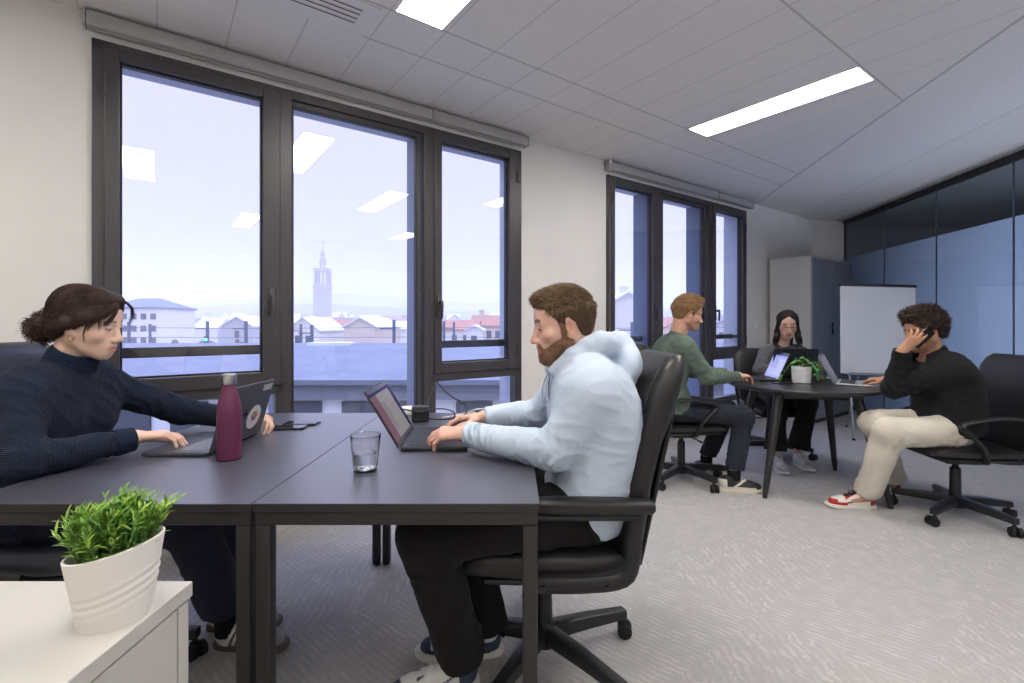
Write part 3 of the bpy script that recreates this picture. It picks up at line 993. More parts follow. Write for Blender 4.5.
# ---- glass partition: dark top rail and stile, clear above, frosted film below 2.15 m
mat('profile', lin(38, 38, 42), .4); mat('glass_edge', lin(84, 98, 118), .3)
def frosted():
    m = bpy.data.materials.new('frosted'); m.use_nodes = True; MATS['frosted'] = m
    t = NT(m); t.n.clear(); o = t.new('ShaderNodeOutputMaterial')
    d = t.new('ShaderNodeBsdfDiffuse'); d.inputs['Color'].default_value = (*lin(132, 140, 152), 1)
    tr = t.new('ShaderNodeBsdfTranslucent'); tr.inputs['Color'].default_value = (*lin(196, 206, 222), 1)
    mx = t.new('ShaderNodeMixShader'); mx.inputs[0].default_value = .82
    t.l.new(d.outputs[0], mx.inputs[1]); t.l.new(tr.outputs[0], mx.inputs[2])
    t.l.new(mx.outputs[0], o.inputs['Surface'])
frosted()
Rg = Matrix(((GD[1], GD[0], 0), (-GD[0], GD[1], 0), (0, 0, 1)))
def gbox(mb, s0, s1, d0, d1, z0, z1, bev=0):
    """s along the partition measured as Y, d across (positive away from the room)"""
    M = Matrix.Translation((4.85 - .1492*7.12, 0, 0)) @ Rg.to_4x4()
    k = gl_
    return mb.box((d0, s0*k, z0), (d1, s1*k, z1), M, bev)
m = MB()
gbox(m, -1.45, 7.12, -.015, .045, CEIL - .05, CEIL); gbox(m, 7.07, 7.12, -.015, .045, 0, CEIL); gbox(m, -1.45, 7.12, -.015, .045, 0, .05)
part = struct(m, 'trim_partition_frame', MATS['profile'], smooth=False)
joints = [7.07, 6.136, 5.226, 4.286, 3.35, 2.41, 1.47, .53, -.41, -1.35]
for a, b in zip(joints[:-1], joints[1:]):
    m = MB(); gbox(m, b + .004, a - .004, .008, .018, .05, CEIL - .05)
    o = struct(m, 'window_partition_pane', MATS['partition_clear'], smooth=False)
    m = MB(); gbox(m, b + .004, a - .004, .0195, .0205, .05, 2.15)
    m.build('frosted_film', MATS['frosted'], o, smooth=False)
    m = MB(); gbox(m, b - .003, b + .003, .006, .020, .05, CEIL - .05)
    m.build('joint', MATS['glass_edge'], o, smooth=False)
# the office beyond the partition
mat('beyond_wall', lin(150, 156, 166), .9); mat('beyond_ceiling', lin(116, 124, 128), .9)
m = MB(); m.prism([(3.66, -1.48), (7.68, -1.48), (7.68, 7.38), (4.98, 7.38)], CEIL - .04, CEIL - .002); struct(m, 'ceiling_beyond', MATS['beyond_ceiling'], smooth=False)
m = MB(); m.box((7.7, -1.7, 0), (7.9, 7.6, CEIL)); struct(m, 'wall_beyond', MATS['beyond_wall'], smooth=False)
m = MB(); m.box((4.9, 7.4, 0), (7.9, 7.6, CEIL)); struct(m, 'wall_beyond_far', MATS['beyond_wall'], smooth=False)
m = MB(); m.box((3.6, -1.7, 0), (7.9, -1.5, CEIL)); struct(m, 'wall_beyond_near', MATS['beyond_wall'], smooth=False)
# ------------------------------------------------------------------ the town outside, under mist
GZ = -9.0
var_mat('zinc', lin(104, 110, 126), lin(116, 122, 138), .6, .6, coord='pos')
mat('facade_dark', lin(120, 126, 140), .8)
mat('facade_pale', lin(214, 218, 228), .8)
mat('house_white', lin(226, 222, 216), .9)
mat('house_cream', lin(214, 200, 184), .9)
mat('house_grey', lin(190, 190, 194), .9)
mat('roof_red', lin(176, 128, 110), .9)
mat('roof_slate', lin(120, 126, 140), .8)
mat('roof_snow', lin(222, 228, 238), .9)
mat('pane_dark', lin(78, 84, 98), .4)
mat('post_dark', lin(96, 104, 122), .6)
var_mat('ground_out', lin(150, 150, 150), lin(172, 172, 174), .02, .9, coord='pos')
var_mat('hill', lin(70, 76, 76), lin(88, 90, 88), .03, .95, coord='pos')
var_mat('tree_bare', lin(100, 100, 96), lin(120, 118, 112), .8, .9)
mat('stone', lin(170, 160, 150), .9)

def wpt(px, Y):      # a direction in plan, at a depth
    return (px - 512)/484.*Y
m = MB(); m.box((-900, 12, GZ - 2), (900, 1500, GZ)); struct(m, 'trim_outside_ground', MATS['ground_out'], smooth=False)
# hills: ridges of real depth
for k, (Yh, zz, seed, amp) in enumerate(((1000, 52, 3, 14), (640, 20, 9, 9))):
    rs = np.random.RandomState(seed)
    vs = []; fs = []; nx, ny = 90, 9
    for j in range(ny):
        for i in range(nx):
            x = -1500 + 3000*i/(nx-1); u = j/(ny-1)
            prof = math.sin(PI*min(u*1.15, 1))**.8 if u < .87 else .2
            hgt = zz + amp*math.sin(x*.0035 + seed) + amp*.5*math.sin(x*.011 + seed*2) + amp*.12*math.sin(x*.05+seed)
            vs.append((x, Yh + u*260, GZ + (hgt - GZ)*prof + rs.uniform(-.6, .6)))
    for j in range(ny-1):
        for i in range(nx-1):
            a = j*nx + i; fs.append((a, a+1, a+nx+1, a+nx))
    m = MB(); m.add(vs, fs); struct(m, 'trim_hill_ridge', MATS['hill'])

# the low building opposite: sloping zinc roof, dark eave band, pale bays
r = empty('low_building', (-12, 25, GZ), 0, 'long low building with a grey-blue metal roof right outside the windows', 'building')
m = MB()
x0, x1 = -46, 60
m.box((x0, -5, 0), (x1, 8, 7.2)); m.build('facade', MATS['facade_pale'], r, smooth=False)
m = MB(); m.add([(x0, -5.6, 7.75), (x1, -5.6, 7.75), (x1, 6, 8.75), (x0, 6, 8.75), (x0, -5.6, 7.95), (x1, -5.6, 7.95), (x1, 6, 8.98), (x0, 6, 8.98)], [(0,3,2,1),(4,5,6,7),(0,1,5,4),(1,2,6,5),(2,3,7,6),(3,0,4,7)])
for i in range(0):
    xx = x0 + 2 + i*4
    m.add([(xx, -5.6, 7.95), (xx+.04, -5.6, 7.95), (xx+.04, 6, 8.98), (xx, 6, 8.98), (xx, -5.6, 7.975), (xx+.04, -5.6, 7.975), (xx+.04, 6, 9.005), (xx, 6, 9.005)], [(0,3,2,1),(4,5,6,7),(0,1,5,4),(1,2,6,5),(2,3,7,6),(3,0,4,7)])
m.build('roof', MATS['zinc'], r, smooth=False)
m = MB(); m.box((x0, -5.35, 7.12), (x1, -4.9, 7.75)); m.build('eave_band', MATS['facade_dark'], r, smooth=False)
for i in range(26):
    xx = x0 + 4 + i*2.35
    m = MB(); m.box((xx, -5.12, 4.6), (xx + (1.5 if i % 3 else .8), -4.95, 7.0)); m.build('window', MATS['pane_dark'], r, smooth=False)
m = MB(); m.box((-.6, 4.6, 8.7), (2.0, 6.0, 9.05)); m.build('skylight', MATS['roof_snow'], r, smooth=False)

def gable(name, px, Y, wd, dp, zw, zr, wm, rm, label, along=False, wins=2, rz=0.0, chim=0, group='houses of the misty town', snow=False):
    """a house: zw eave and zr ridge heights against the eye level; ridge runs away from the viewer unless along"""
    X = wpt(px, Y)
    r = empty(name, (X, Y, GZ), rz, label, 'house', group)
    a = wd/2; e = zw + 1.2 - GZ; t = zr + 1.2 - GZ
    m = MB()
    if along:
        m.add([(-a,0,0),(a,0,0),(a,dp,0),(-a,dp,0),(-a,0,e),(a,0,e),(a,dp,e),(-a,dp,e),(-a,dp/2,t),(a,dp/2,t)], [(0,3,2,1),(0,1,5,4),(2,3,7,6),(1,2,6,9,5),(3,0,4,8,7)])
    else:
        m.add([(-a,0,0),(a,0,0),(a,dp,0),(-a,dp,0),(-a,0,e),(a,0,e),(a,dp,e),(-a,dp,e),(0,0,t),(0,dp,t)], [(0,3,2,1),(0,1,5,8,4),(2,3,7,9,6),(1,2,6,5),(3,0,4,7)])
    m.build('wall', MATS[wm], r, smooth=False)
    o = .35; th = .22
    m = MB()
    if along:
        for q0, q1 in ((-o, dp/2), (dp + o, dp/2)):
            z0 = e - o*(t-e)/(dp/2)
            m.add([(-a-o,q0,z0),(a+o,q0,z0),(a+o,q1,t),(-a-o,q1,t),(-a-o,q0,z0+th),(a+o,q0,z0+th),(a+o,q1,t+th),(-a-o,q1,t+th)], [(0,3,2,1),(4,5,6,7),(0,1,5,4),(1,2,6,5),(2,3,7,6),(3,0,4,7)])
    else:
        for s in (-1, 1):
            z0 = e - o*(t-e)/a
            m.add([(s*(a+o),-o,z0),(0,-o,t),(0,dp+o,t),(s*(a+o),dp+o,z0),(s*(a+o),-o,z0+th),(0,-o,t+th),(0,dp+o,t+th),(s*(a+o),dp+o,z0+th)], [(0,3,2,1),(4,5,6,7),(0,1,5,4),(1,2,6,5),(2,3,7,6),(3,0,4,7)])
    m.build('roof', MATS[rm], r, smooth=False)
    for i in range(wins):
        for j in range(2):
            xx = -a + wd*(i+1)/(wins+1); zz = e - 2.3 - j*3.2
            m = MB(); m.box((xx - .45, -.06, zz), (xx + .45, .05, zz + 1.4)); m.build('window', MATS['pane_dark'], r, smooth=False)
    for i in range(chim):
        xx = -a*.5 + i*a*.8
        m = MB(); m.box((xx - .5, dp*.4, e), (xx + .5, dp*.4 + .8, t + 1.3)); m.box((xx-.6, dp*.4-.1, t+1.1), (xx+.6, dp*.4+.9, t+1.3)); m.build('chimney', MATS[wm], r, smooth=False)
    return r
def flat_block(px0, px1, Y, ztop, wm, label, rows=3, cols=6, hip=None, dp=14):
    X0, X1 = wpt(px0, Y), wpt(px1, Y)
    r = empty('apartment_block', ((X0+X1)/2, Y, GZ), 0, label, 'building', 'pale blocks of the misty town')
    a = (X1-X0)/2; t = ztop + 1.2 - GZ
    m = MB(); m.box((-a, 0, 0), (a, dp, t)); m.build('wall', MATS[wm], r, smooth=False)
    m = MB(); m.box((-a-.4, -.4, t), (a+.4, dp+.4, t+.5)); 
    if hip: m.add([(-a,0,t+.5),(a,0,t+.5),(a,dp,t+.5),(-a,dp,t+.5),(-a*.4,dp/2,t+hip),(a*.4,dp/2,t+hip)], [(0,1,5,4),(1,2,5),(2,3,4,5),(3,0,4)])
    m.build('roof', MATS['roof_slate'] if hip else MATS['roof_snow'], r, smooth=False)
    for i in range(cols):
        for j in range(rows):
            xx = -a + 2*a*(i+.5)/cols; zz = t - 2.6 - j*3.0
            m = MB(); m.box((xx - .7, -.06, zz), (xx + .7, .05, zz + 1.5)); m.build('window', MATS['pane_dark'], r, smooth=False)
    return r
H = lambda y, Y: -(y - 324)*Y/484.   # height against the eye for a row of the picture at a depth
flat_block(100, 158, 120, H(309, 120), 'house_white', 'white apartment block with a low hipped roof, seen past the woman with the bun', 4, 6, 3.0)
flat_block(160, 190, 150, H(318, 150), 'house_grey', 'long low pale block beside the hipped-roof apartment block', 3, 5)
gable('house', 237, 95, 6.0, 14, H(326,95), H(317,95), 'house_grey', 'roof_snow', 'grey gabled shed behind the posts, left window pane', wins=1)
gable('house', 303, 80, 5.2, 12, H(330,80), H(318,80), 'house_white', 'roof_snow', 'white gabled house at the foot of the bell tower')
gable('house', 360, 75, 4.9, 16, H(327,75), H(318,75), 'house_cream', 'roof_snow', 'cream gabled hall in the middle of the big window', wins=0)
gable('house', 331, 110, 7, 9, H(327,110), H(320,110), 'house_cream', 'roof_red', 'low red-roofed house between the two gabled ones', True, 4)
gable('house', 390, 100, 6.5, 9, H(329,100), H(322,100), 'house_white', 'roof_snow', 'white house beside the cream hall, against the mullion', True, 3)
gable('house', 460, 85, 6.0, 9, H(330,85), H(321,85), 'house_white', 'roof_red', 'white house with two dark windows and a red roof in the narrow pane', True, 2)
gable('house', 489, 90, 6.4, 9, H(326,90), H(316,90), 'house_cream', 'roof_red', 'cream house with a red roof at the right of the narrow pane', True, 3, chim=1)
gable('house', 474, 76, 2.4, 6, H(330,76), H(326,76), 'house_white', 'roof_snow', 'narrow white gable between the two red-roofed houses', wins=1)
gable('house', 628, 62, 5.6, 14, H(306,62), H(293,62), 'house_white', 'roof_snow', 'tall pale gable with chimney pots seen through the far window', wins=0, chim=2)
gable('house', 682, 95, 9, 12, H(331,95), H(318,95), 'house_cream', 'roof_red', 'red-roofed house behind the man in green', wins=2)
gable('house', 728, 105, 9, 12, H(328,105), H(319,105), 'house_grey', 'roof_slate', 'grey house in the last pane of the far window', wins=2)
rs = random.Random(5)
spots = []
while len(spots) < 84:
    px = rs.uniform(112, 740); Y = rs.uniform(125, 520); X = wpt(px, Y)
    if all(math.hypot(X - a, Y - b) > 17 for a, b in spots): spots.append((X, Y))
for X, Y in spots:
    px = X/Y*484. + 512
    k = rs.random()
    gable('house', px, Y, rs.uniform(7, 13), rs.uniform(7, 10), H(rs.uniform(325, 330), Y) + (Y-150)*.02, H(rs.uniform(318, 322), Y) + (Y-150)*.02, rs.choice(['house_white', 'house_grey', 'house_cream']), rs.choice(['roof_red', 'roof_slate', 'roof_snow', 'roof_snow']),
          'one of many small pale houses far off in the mist', rs.random() < .6, 0, group='small far houses in the mist')
for i in range(16):
    while True:
        px = rs.uniform(120, 740); Y = rs.uniform(122, 300); X = wpt(px, Y)
        if all(math.hypot(X - a, Y - b) > 13 for a, b in spots): break
    spots.append((X, Y))
    r = empty('tree', (X, Y, GZ), 0, 'bare dark tree among the misty roofs', 'tree', 'bare trees of the town')
    m = MB(); m.tube([(0, 0, 0), (.1, 0, 3), (0, .1, 6)], [.3, .22, .1], 6); m.build('trunk', MATS['tree_bare'], r)
    m = MB(); rr = random.Random(i)
    for k in range(26):
        a = rr.uniform(0, 6.28); b = rr.uniform(.2, 1.3); L = rr.uniform(1.6, 3.4)
        base = Vector((0, 0, rr.uniform(3, 6.2))); d = Vector((math.cos(a)*math.cos(b), math.sin(a)*math.cos(b), math.sin(b)))
        tipp = base + d*L
        m.tube([base, base + d*L*.5 + Vector((0, 0, .2)), tipp], [.10, .06, .02], 4)
        m.ball(tuple(tipp), (rr.uniform(.5, 1.0), rr.uniform(.5, 1.0), rr.uniform(.4, .8)), 6)
    m.build('crown', MATS['tree_bare'], r)

# bell tower
Yt = 330.; r = empty('bell_tower', (wpt(320, Yt), Yt, GZ), 0, 'tall square bell tower with a domed open top and cross, fading in the mist', 'bell tower')
zz = lambda y: H(y, Yt) + 1.2 - GZ
m = MB(); m.box((-4.6, 0, 0), (4.6, 9.2, zz(287))); m.build('shaft', MATS['stone'], r, smooth=False)
m = MB(); m.box((-5.3, -.7, zz(288)), (5.3, 9.9, zz(286))); m.box((-4.4, .2, zz(286)), (4.4, 9, zz(284)))
for x in (-3.9, -1.3, 1.3, 3.9):
    for y in (.8, 8.4): m.box((x - .55, y - .5, zz(284)), (x + .55, y + .5, zz(270)))
for y in (3.2, 5.8):
    for x in (-3.9, 3.9): m.box((x - .5, y - .5, zz(284)), (x + .5, y + .5, zz(270)))
m.box((-4.6, 0, zz(271)), (4.6, 9.2, zz(268))); m.build('belfry', MATS['stone'], r, smooth=False)
m = MB()
for k in range(8):
    a = PI/4*k; m.box((-.3 + 1.7*math.cos(a), 4.3 + 1.7*math.sin(a), zz(268)), (.3 + 1.7*math.cos(a), 4.9 + 1.7*math.sin(a), zz(260)))
m.lathe([(2.3, zz(260.5)), (2.3, zz(259.5)), (2.0, zz(257.5)), (1.1, zz(255.5)), (1.0, zz(254.5)), (1.8, zz(253.5)), (1.6, zz(251.5)), (.5, zz(249)), (.3, zz(244))], (0, 4.6, 0), 16)
m.build('lantern', MATS['stone'], r)
m = MB(); m.box((-.28, 4.3, zz(249)), (.28, 4.9, zz(238))); m.box((-1.6, 4.4, zz(242)), (1.6, 4.8, zz(241))); m.build('cross', MATS['stone'], r, smooth=False)

# posts and wires of the railway
for px, Y, top in ((129, 62, 322), (207.5, 55, 321), (246, 52, 321), (301, 60, 324), (312, 50, 325), (394, 48, 320), (444, 50, 321), (454, 60, 322), (632, 50, 322), (150, 70, 324)):
    X = wpt(px, Y)
    r = empty('railway_post', (X, Y, GZ), 0, 'thin dark railway post standing before the town', 'post', 'dark railway posts')
    m = MB(); h_ = H(top, Y) + 1.2 - GZ
    m.box((-.13, -.13, 0), (.13, .13, h_)); m.box((-1.4, -.05, h_ - .9), (.0, .05, h_ - .78)); m.build('post', MATS['post_dark'], r, smooth=False)
for i, (y, Y) in enumerate(((327.5, 54), (337, 51))):
    m = MB(); zc = H(y, Y) + 1.2
    m.tube([(-60, Y + .3, zc + .1), (-30, Y, zc - .1), (-10, Y, zc), (10, Y, zc - .1), (40, Y + .3, zc + .1)], .03, 5)
    o = m.build('railway_wire', MATS['post_dark'], None)
    tag(o, ['uppermost wire strung between the railway posts', 'middle wire strung between the railway posts', 'lowest wire strung between the railway posts'][i], 'wire', 'railway wires')
emis('signal_green', (.1, 1.0, .45), 6.0)
r = empty('railway_signal', (wpt(206.5, 50), 50, GZ), 0, 'small railway signal showing a green light', 'signal')
h_ = H(339.5, 50) + 1.2 - GZ
m = MB(); m.tube([(0, 0, 0), (0, 0, h_ - .4)], .06, 6); m.box((-.22, -.08, h_ - .5), (.22, .12, h_ + .35)); m.build('mast', MATS['post_dark'], r, smooth=False)
m = MB(); m.ball((0, -.1, h_), .13, 10); m.build('lens', MATS['signal_green'], r)
# leafy fuzz of trees behind the signal
for i, px in enumerate((192, 200, 214, 222)):
    r = empty('tree', (wpt(px, 88) - 1.6 + i*.9, 86 + (i % 2)*5, GZ), 0, 'dark leafy tree behind the green railway signal', 'tree', 'trees behind the signal')
    m = MB(); m.tube([(0,0,0),(0,0,6)], [.3,.15], 6); m.build('trunk', MATS['tree_bare'], r)
    m = MB(); rr = random.Random(40 + i)
    for k in range(40):
        a = rr.uniform(0, 6.28); q = rr.uniform(0, 1)
        m.ball((math.cos(a)*q*1.5, math.sin(a)*q*1.5, 5.2 + rr.uniform(-1.4, 1.9)*(1-q*.5)), rr.uniform(.3, .6), 6)
    m.build('crown', MATS['tree_bare'], r)

# mist: one even body of air over the town
hz_ = bpy.data.materials.new('mist'); hz_.use_nodes = True; MATS['mist'] = hz_
t = NT(hz_); t.n.clear(); o_ = t.new('ShaderNodeOutputMaterial'); v_ = t.new('ShaderNodeVolumeScatter')
v_.inputs['Color'].default_value = (.68, .68, .72, 1); v_.inputs['Density'].default_value = .0026; v_.inputs['Anisotropy'].default_value = .0
t.l.new(v_.outputs[0], o_.inputs['Volume'])
m = MB(); m.box((-1200, 34, GZ + .05), (1200, 1290, 78)); mist = m.build('mist', hz_, None, smooth=False); mist['kind'] = 'stuff'
tag(mist, 'pale mist hanging over the whole town outside', 'mist')
# ------------------------------------------------------------------ furniture
def wood_dark(name, c1, c2, rough, coat=0.0, stretch=(9, .8, 9), rz=0):
    m = mat(name, c1, rough); t = NT(m)
    v = t.mapping(t.obj(), stretch, (0, 0, rz))
    n = t.noise(9, v, 4, .55, .2)
    c = t.ramp(n, [(.3, c1), (.7, c2)])
    t.l.new(c, bsdf(m).inputs['Base Color'])
    rr = t.ramp(n, [(.3, (rough - .02,)*3), (.7, (rough + .03,)*3)]); t.l.new(rr, bsdf(m).inputs['Roughness'])
    return m
wood_dark('desk_top', lin(56, 57, 68), lin(72, 73, 86), .42); bsdf(MATS['desk_top']).inputs['IOR'].default_value = 1.65; bsdf(MATS['desk_top']).inputs['Coat Weight'].default_value = .7; bsdf(MATS['desk_top']).inputs['Coat Roughness'].default_value = .33; bsdf(MATS['desk_top']).inputs['Coat IOR'].default_value = 1.6
wood_dark('desk_frame', lin(36, 34, 34), lin(42, 40, 40), .5)
wood_dark('round_top', lin(36, 34, 36), lin(48, 45, 46), .34)
mat('leather', lin(30, 29, 30), .42)
t = NT(MATS['leather']); vn = t.new('ShaderNodeTexVoronoi'); vn.inputs['Scale'].default_value = 210; t.l.new(t.obj(), vn.inputs['Vector'])
sm = t.noise(7, t.obj(), 3)
t.l.new(t.bump(t.math('ADD', t.math('MULTIPLY', vn.outputs['Distance'], .5), t.math('MULTIPLY', sm, 6)), .35, .0016), bsdf(MATS['leather']).inputs['Normal'])
mat('leather_navy', lin(30, 34, 48), .40)
mat('black_plastic', lin(27, 27, 29), .48)
mat('black_metal', lin(30, 30, 32), .38)
mat('rubber', lin(24, 24, 25), .7)
var_mat('white_laminate', lin(184, 181, 175), lin(188, 185, 179), 4, .5, .02, 90, .0008)
mat('locker_grey', lin(136, 138, 144), .5)
mat('locker_white', lin(196, 195, 196), .55)

def desk(x0, x1, y0, y1, label, legs):
    r = empty('desk', ((x0+x1)/2, (y0+y1)/2, 0), 0, label, 'desk', 'dark desks pushed together')
    a, b = (x1-x0)/2, (y1-y0)/2
    m = MB(); m.box((-a, -b, .7285), (a, b, .7488), None, .0008); m.cur = 1; m.box((-a + .0008, -b + .0008, .7486), (a - .0008, b - .0008, .75)); m.build('desk_top', [MATS['desk_frame'], MATS['desk_top']], r, smooth=False)
    m = MB()
    q = .004
    for lo, hi in (((-a+q, -b+q, .694), (a-q, -b+q+.022, .7275)), ((-a+q, b-q-.022, .694), (a-q, b-q, .7275)), ((-a+q+.0005, -b+q+.0225, .6945), (-a+q+.022, b-q-.0225, .7275)), ((a-q-.022, -b+q+.0225, .6945), (a-q-.0005, b-q-.0225, .7275))):
        m.box(lo, hi, None, .002)
    m.build('frame', MATS['desk_frame'], r, smooth=False)
    for sx in (-1, 1):
        for sy in (-1, 1):
            cx, cy = sx*(a - .024 - legs), sy*(b - .026)
            m = MB(); m.box((cx - .019, cy - .0215, 0.006), (cx + .019, cy + .0165, .694), None, .007)
            o = m.build('leg', MATS['desk_frame'], r)
            m = MB(); m.lathe([(.014, 0), (.017, .002), (.017, .007)], (cx, cy, 0), 12); m.build('foot', MATS['rubber'], o)
    return r
desk(-1.40, -.6528, 1.21, 2.45, 'dark wooden desk the woman with the hair bun sits at, plum bottle on it', .0)
desk(-.6512, .070, 1.212, 2.452, 'dark wooden desk the man in the pale blue hoodie sits at, water glass on it', .0)

# low white cabinet
r = empty('low_cabinet', (-.98, .62, 0), 0, 'low white laminate cabinet carrying the potted grass plant', 'cabinet')
m = MB(); m.box((-.47, -.30, .716), (.411, .243, .742), None, .0015); m.build('top', MATS['white_laminate'], r, smooth=False)
m = MB(); m.box((-.46, -.29, .05), (.403, .235, .7155), None, .001); m.build('body', MATS['white_laminate'], r, smooth=False)
m = MB(); m.box((.4035, -.285, .06), (.4095, .205, .712), None, .001); m.build('side_panel', MATS['white_laminate'], r, smooth=False)
m = MB(); m.box((.4035, .2085, .06), (.4095, .234, .712), None, .001); m.build('edge_strip', MATS['white_laminate'], r, smooth=False)
m = MB(); m.box((-.44, -.27, 0), (.39, .215, .05)); m.build('plinth', MATS['white_laminate'], r, smooth=False)

# round table
r = empty('round_table', (2.215, 3.68, 0), 0, 'black round meeting table with splayed tapered legs', 'table')
m = MB(); R_ = .525
m.lathe([(R_ - .05, .712), (R_ - .006, .724), (R_, .729), (R_, .745), (R_ - .004, .749), (0.0001, .750)], (0, 0, 0), 96)
m.build('tabletop', MATS['round_top'], r)
m = MB()
for k in range(4):
    a = PI/4 + k*PI/2 - .24
    m.tube([(.30*math.cos(a), .30*math.sin(a), .690), (.30*math.cos(a + PI/2), .30*math.sin(a + PI/2), .690)], [(.032, .012)]*2, 8)
m.build('frame', MATS['round_top'], r)
for fx, fy in ((1.745, 3.34), (2.463, 3.146), (2.646, 3.965), (1.93, 4.16)):
    d = Vector((fx - 2.215, fy - 3.68, 0)); u = d.normalized()
    tp = u * .375
    m = MB(); m.tube([d + Vector((0,0,.012)), d*.94 + tp*.06 + Vector((0,0,.06)), tp + Vector((0,0,.735))], [.016, .020, .034], 14)
    o = m.build('leg', MATS['round_top'], r)
    m = MB(); m.lathe([(.014, 0), (.015, .013)], tuple(d), 12); m.build('foot', MATS['rubber'], o)

# ---- swivel chairs
def se_ring(cx, cy, cz, a, b, p, n, ax, ay):
    """superellipse ring about a centre in the plane of ax, ay"""
    out = []
    for k in range(n):
        th = 2*PI*k/n; c, s = math.cos(th), math.sin(th)
        out.append(Vector((cx, cy, cz)) + Vector(ax)*(a*math.copysign(abs(c)**(2/p), c)) + Vector(ay)*(b*math.copysign(abs(s)**(2/p), s)))
    return out
def loft(mb, rings, cap=True):
    n = len(rings[0]); vs = [v for r in rings for v in r]; fs = []
    for i in range(len(rings)-1):
        for k in range(n):
            k2 = (k+1) % n; fs.append((i*n+k, i*n+k2, (i+1)*n+k2, (i+1)*n+k))
    if cap: fs.append(tuple(reversed(range(n)))); fs.append(tuple((len(rings)-1)*n+k for k in range(n)))
    mb.add(vs, fs)
def star_base(r, ang, seat_z, reach=.33, metal='black_metal', boxy=True):
    m = MB(); m.lathe([(.030, .055), (.045, .06), (.045, .12), (.030, .135), (.028, .30), (.022, .305), (.017, .31), (.017, seat_z - .09)], (0, 0, 0), 20)
    m.build('gas_column', MATS[metal], r)
    for k in range(5):
        a = ang + k*2*PI/5; u = Vector((math.cos(a), math.sin(a), 0)); w_ = Vector((-u.y, u.x, 0))
        m = MB()
        rings = [se_ring(*(u*.03 + Vector((0,0,.100))), .026, .027, 9, 16, w_, (0,0,1)), se_ring(*(u*.18 + Vector((0,0,.097))), .023, .023, 9, 16, w_, (0,0,1)), se_ring(*(u*reach + Vector((0,0,.086))), .019, .017, 9, 16, w_, (0,0,1))]
        loft(m, rings); o = m.build('base_arm', MATS[metal], r)
        e = u*(reach - .012)
        m = MB()
        ca = a + 1.1*(k % 2) - .6; cu = Vector((math.cos(ca), math.sin(ca), 0)); cw = Vector((-cu.y, cu.x, 0))
        for s in (-1, 1):
            c = e + cu*.012 + cw*(s*.017) + Vector((0,0,.027))
            m.tube([c - cw*.010, c - cw*.009, c + cw*.009, c + cw*.010], [.022, .027, .027, .022], 18)
        m.tube([e + Vector((0,0,.03)), e + Vector((0,0,.078))], .008, 8)
        m.box((e.x - .013, e.y - .013, .03), (e.x + .013, e.y + .013, .058), None, .006)
        m.build('caster', MATS['rubber'], o)
def mech(r, z):
    m = MB(); m.box((-.08, -.10, z - .055), (.08, .10, z - .005), None, .012); m.build('tilt_mechanism', MATS['black_metal'], r)
    m = MB(); m.tube([(.06, .02, z - .04), (.19, .04, z - .045), (.23, .045, z - .05)], [.005, .005, .010], 8); m.build('lever', MATS['black_plastic'], r)

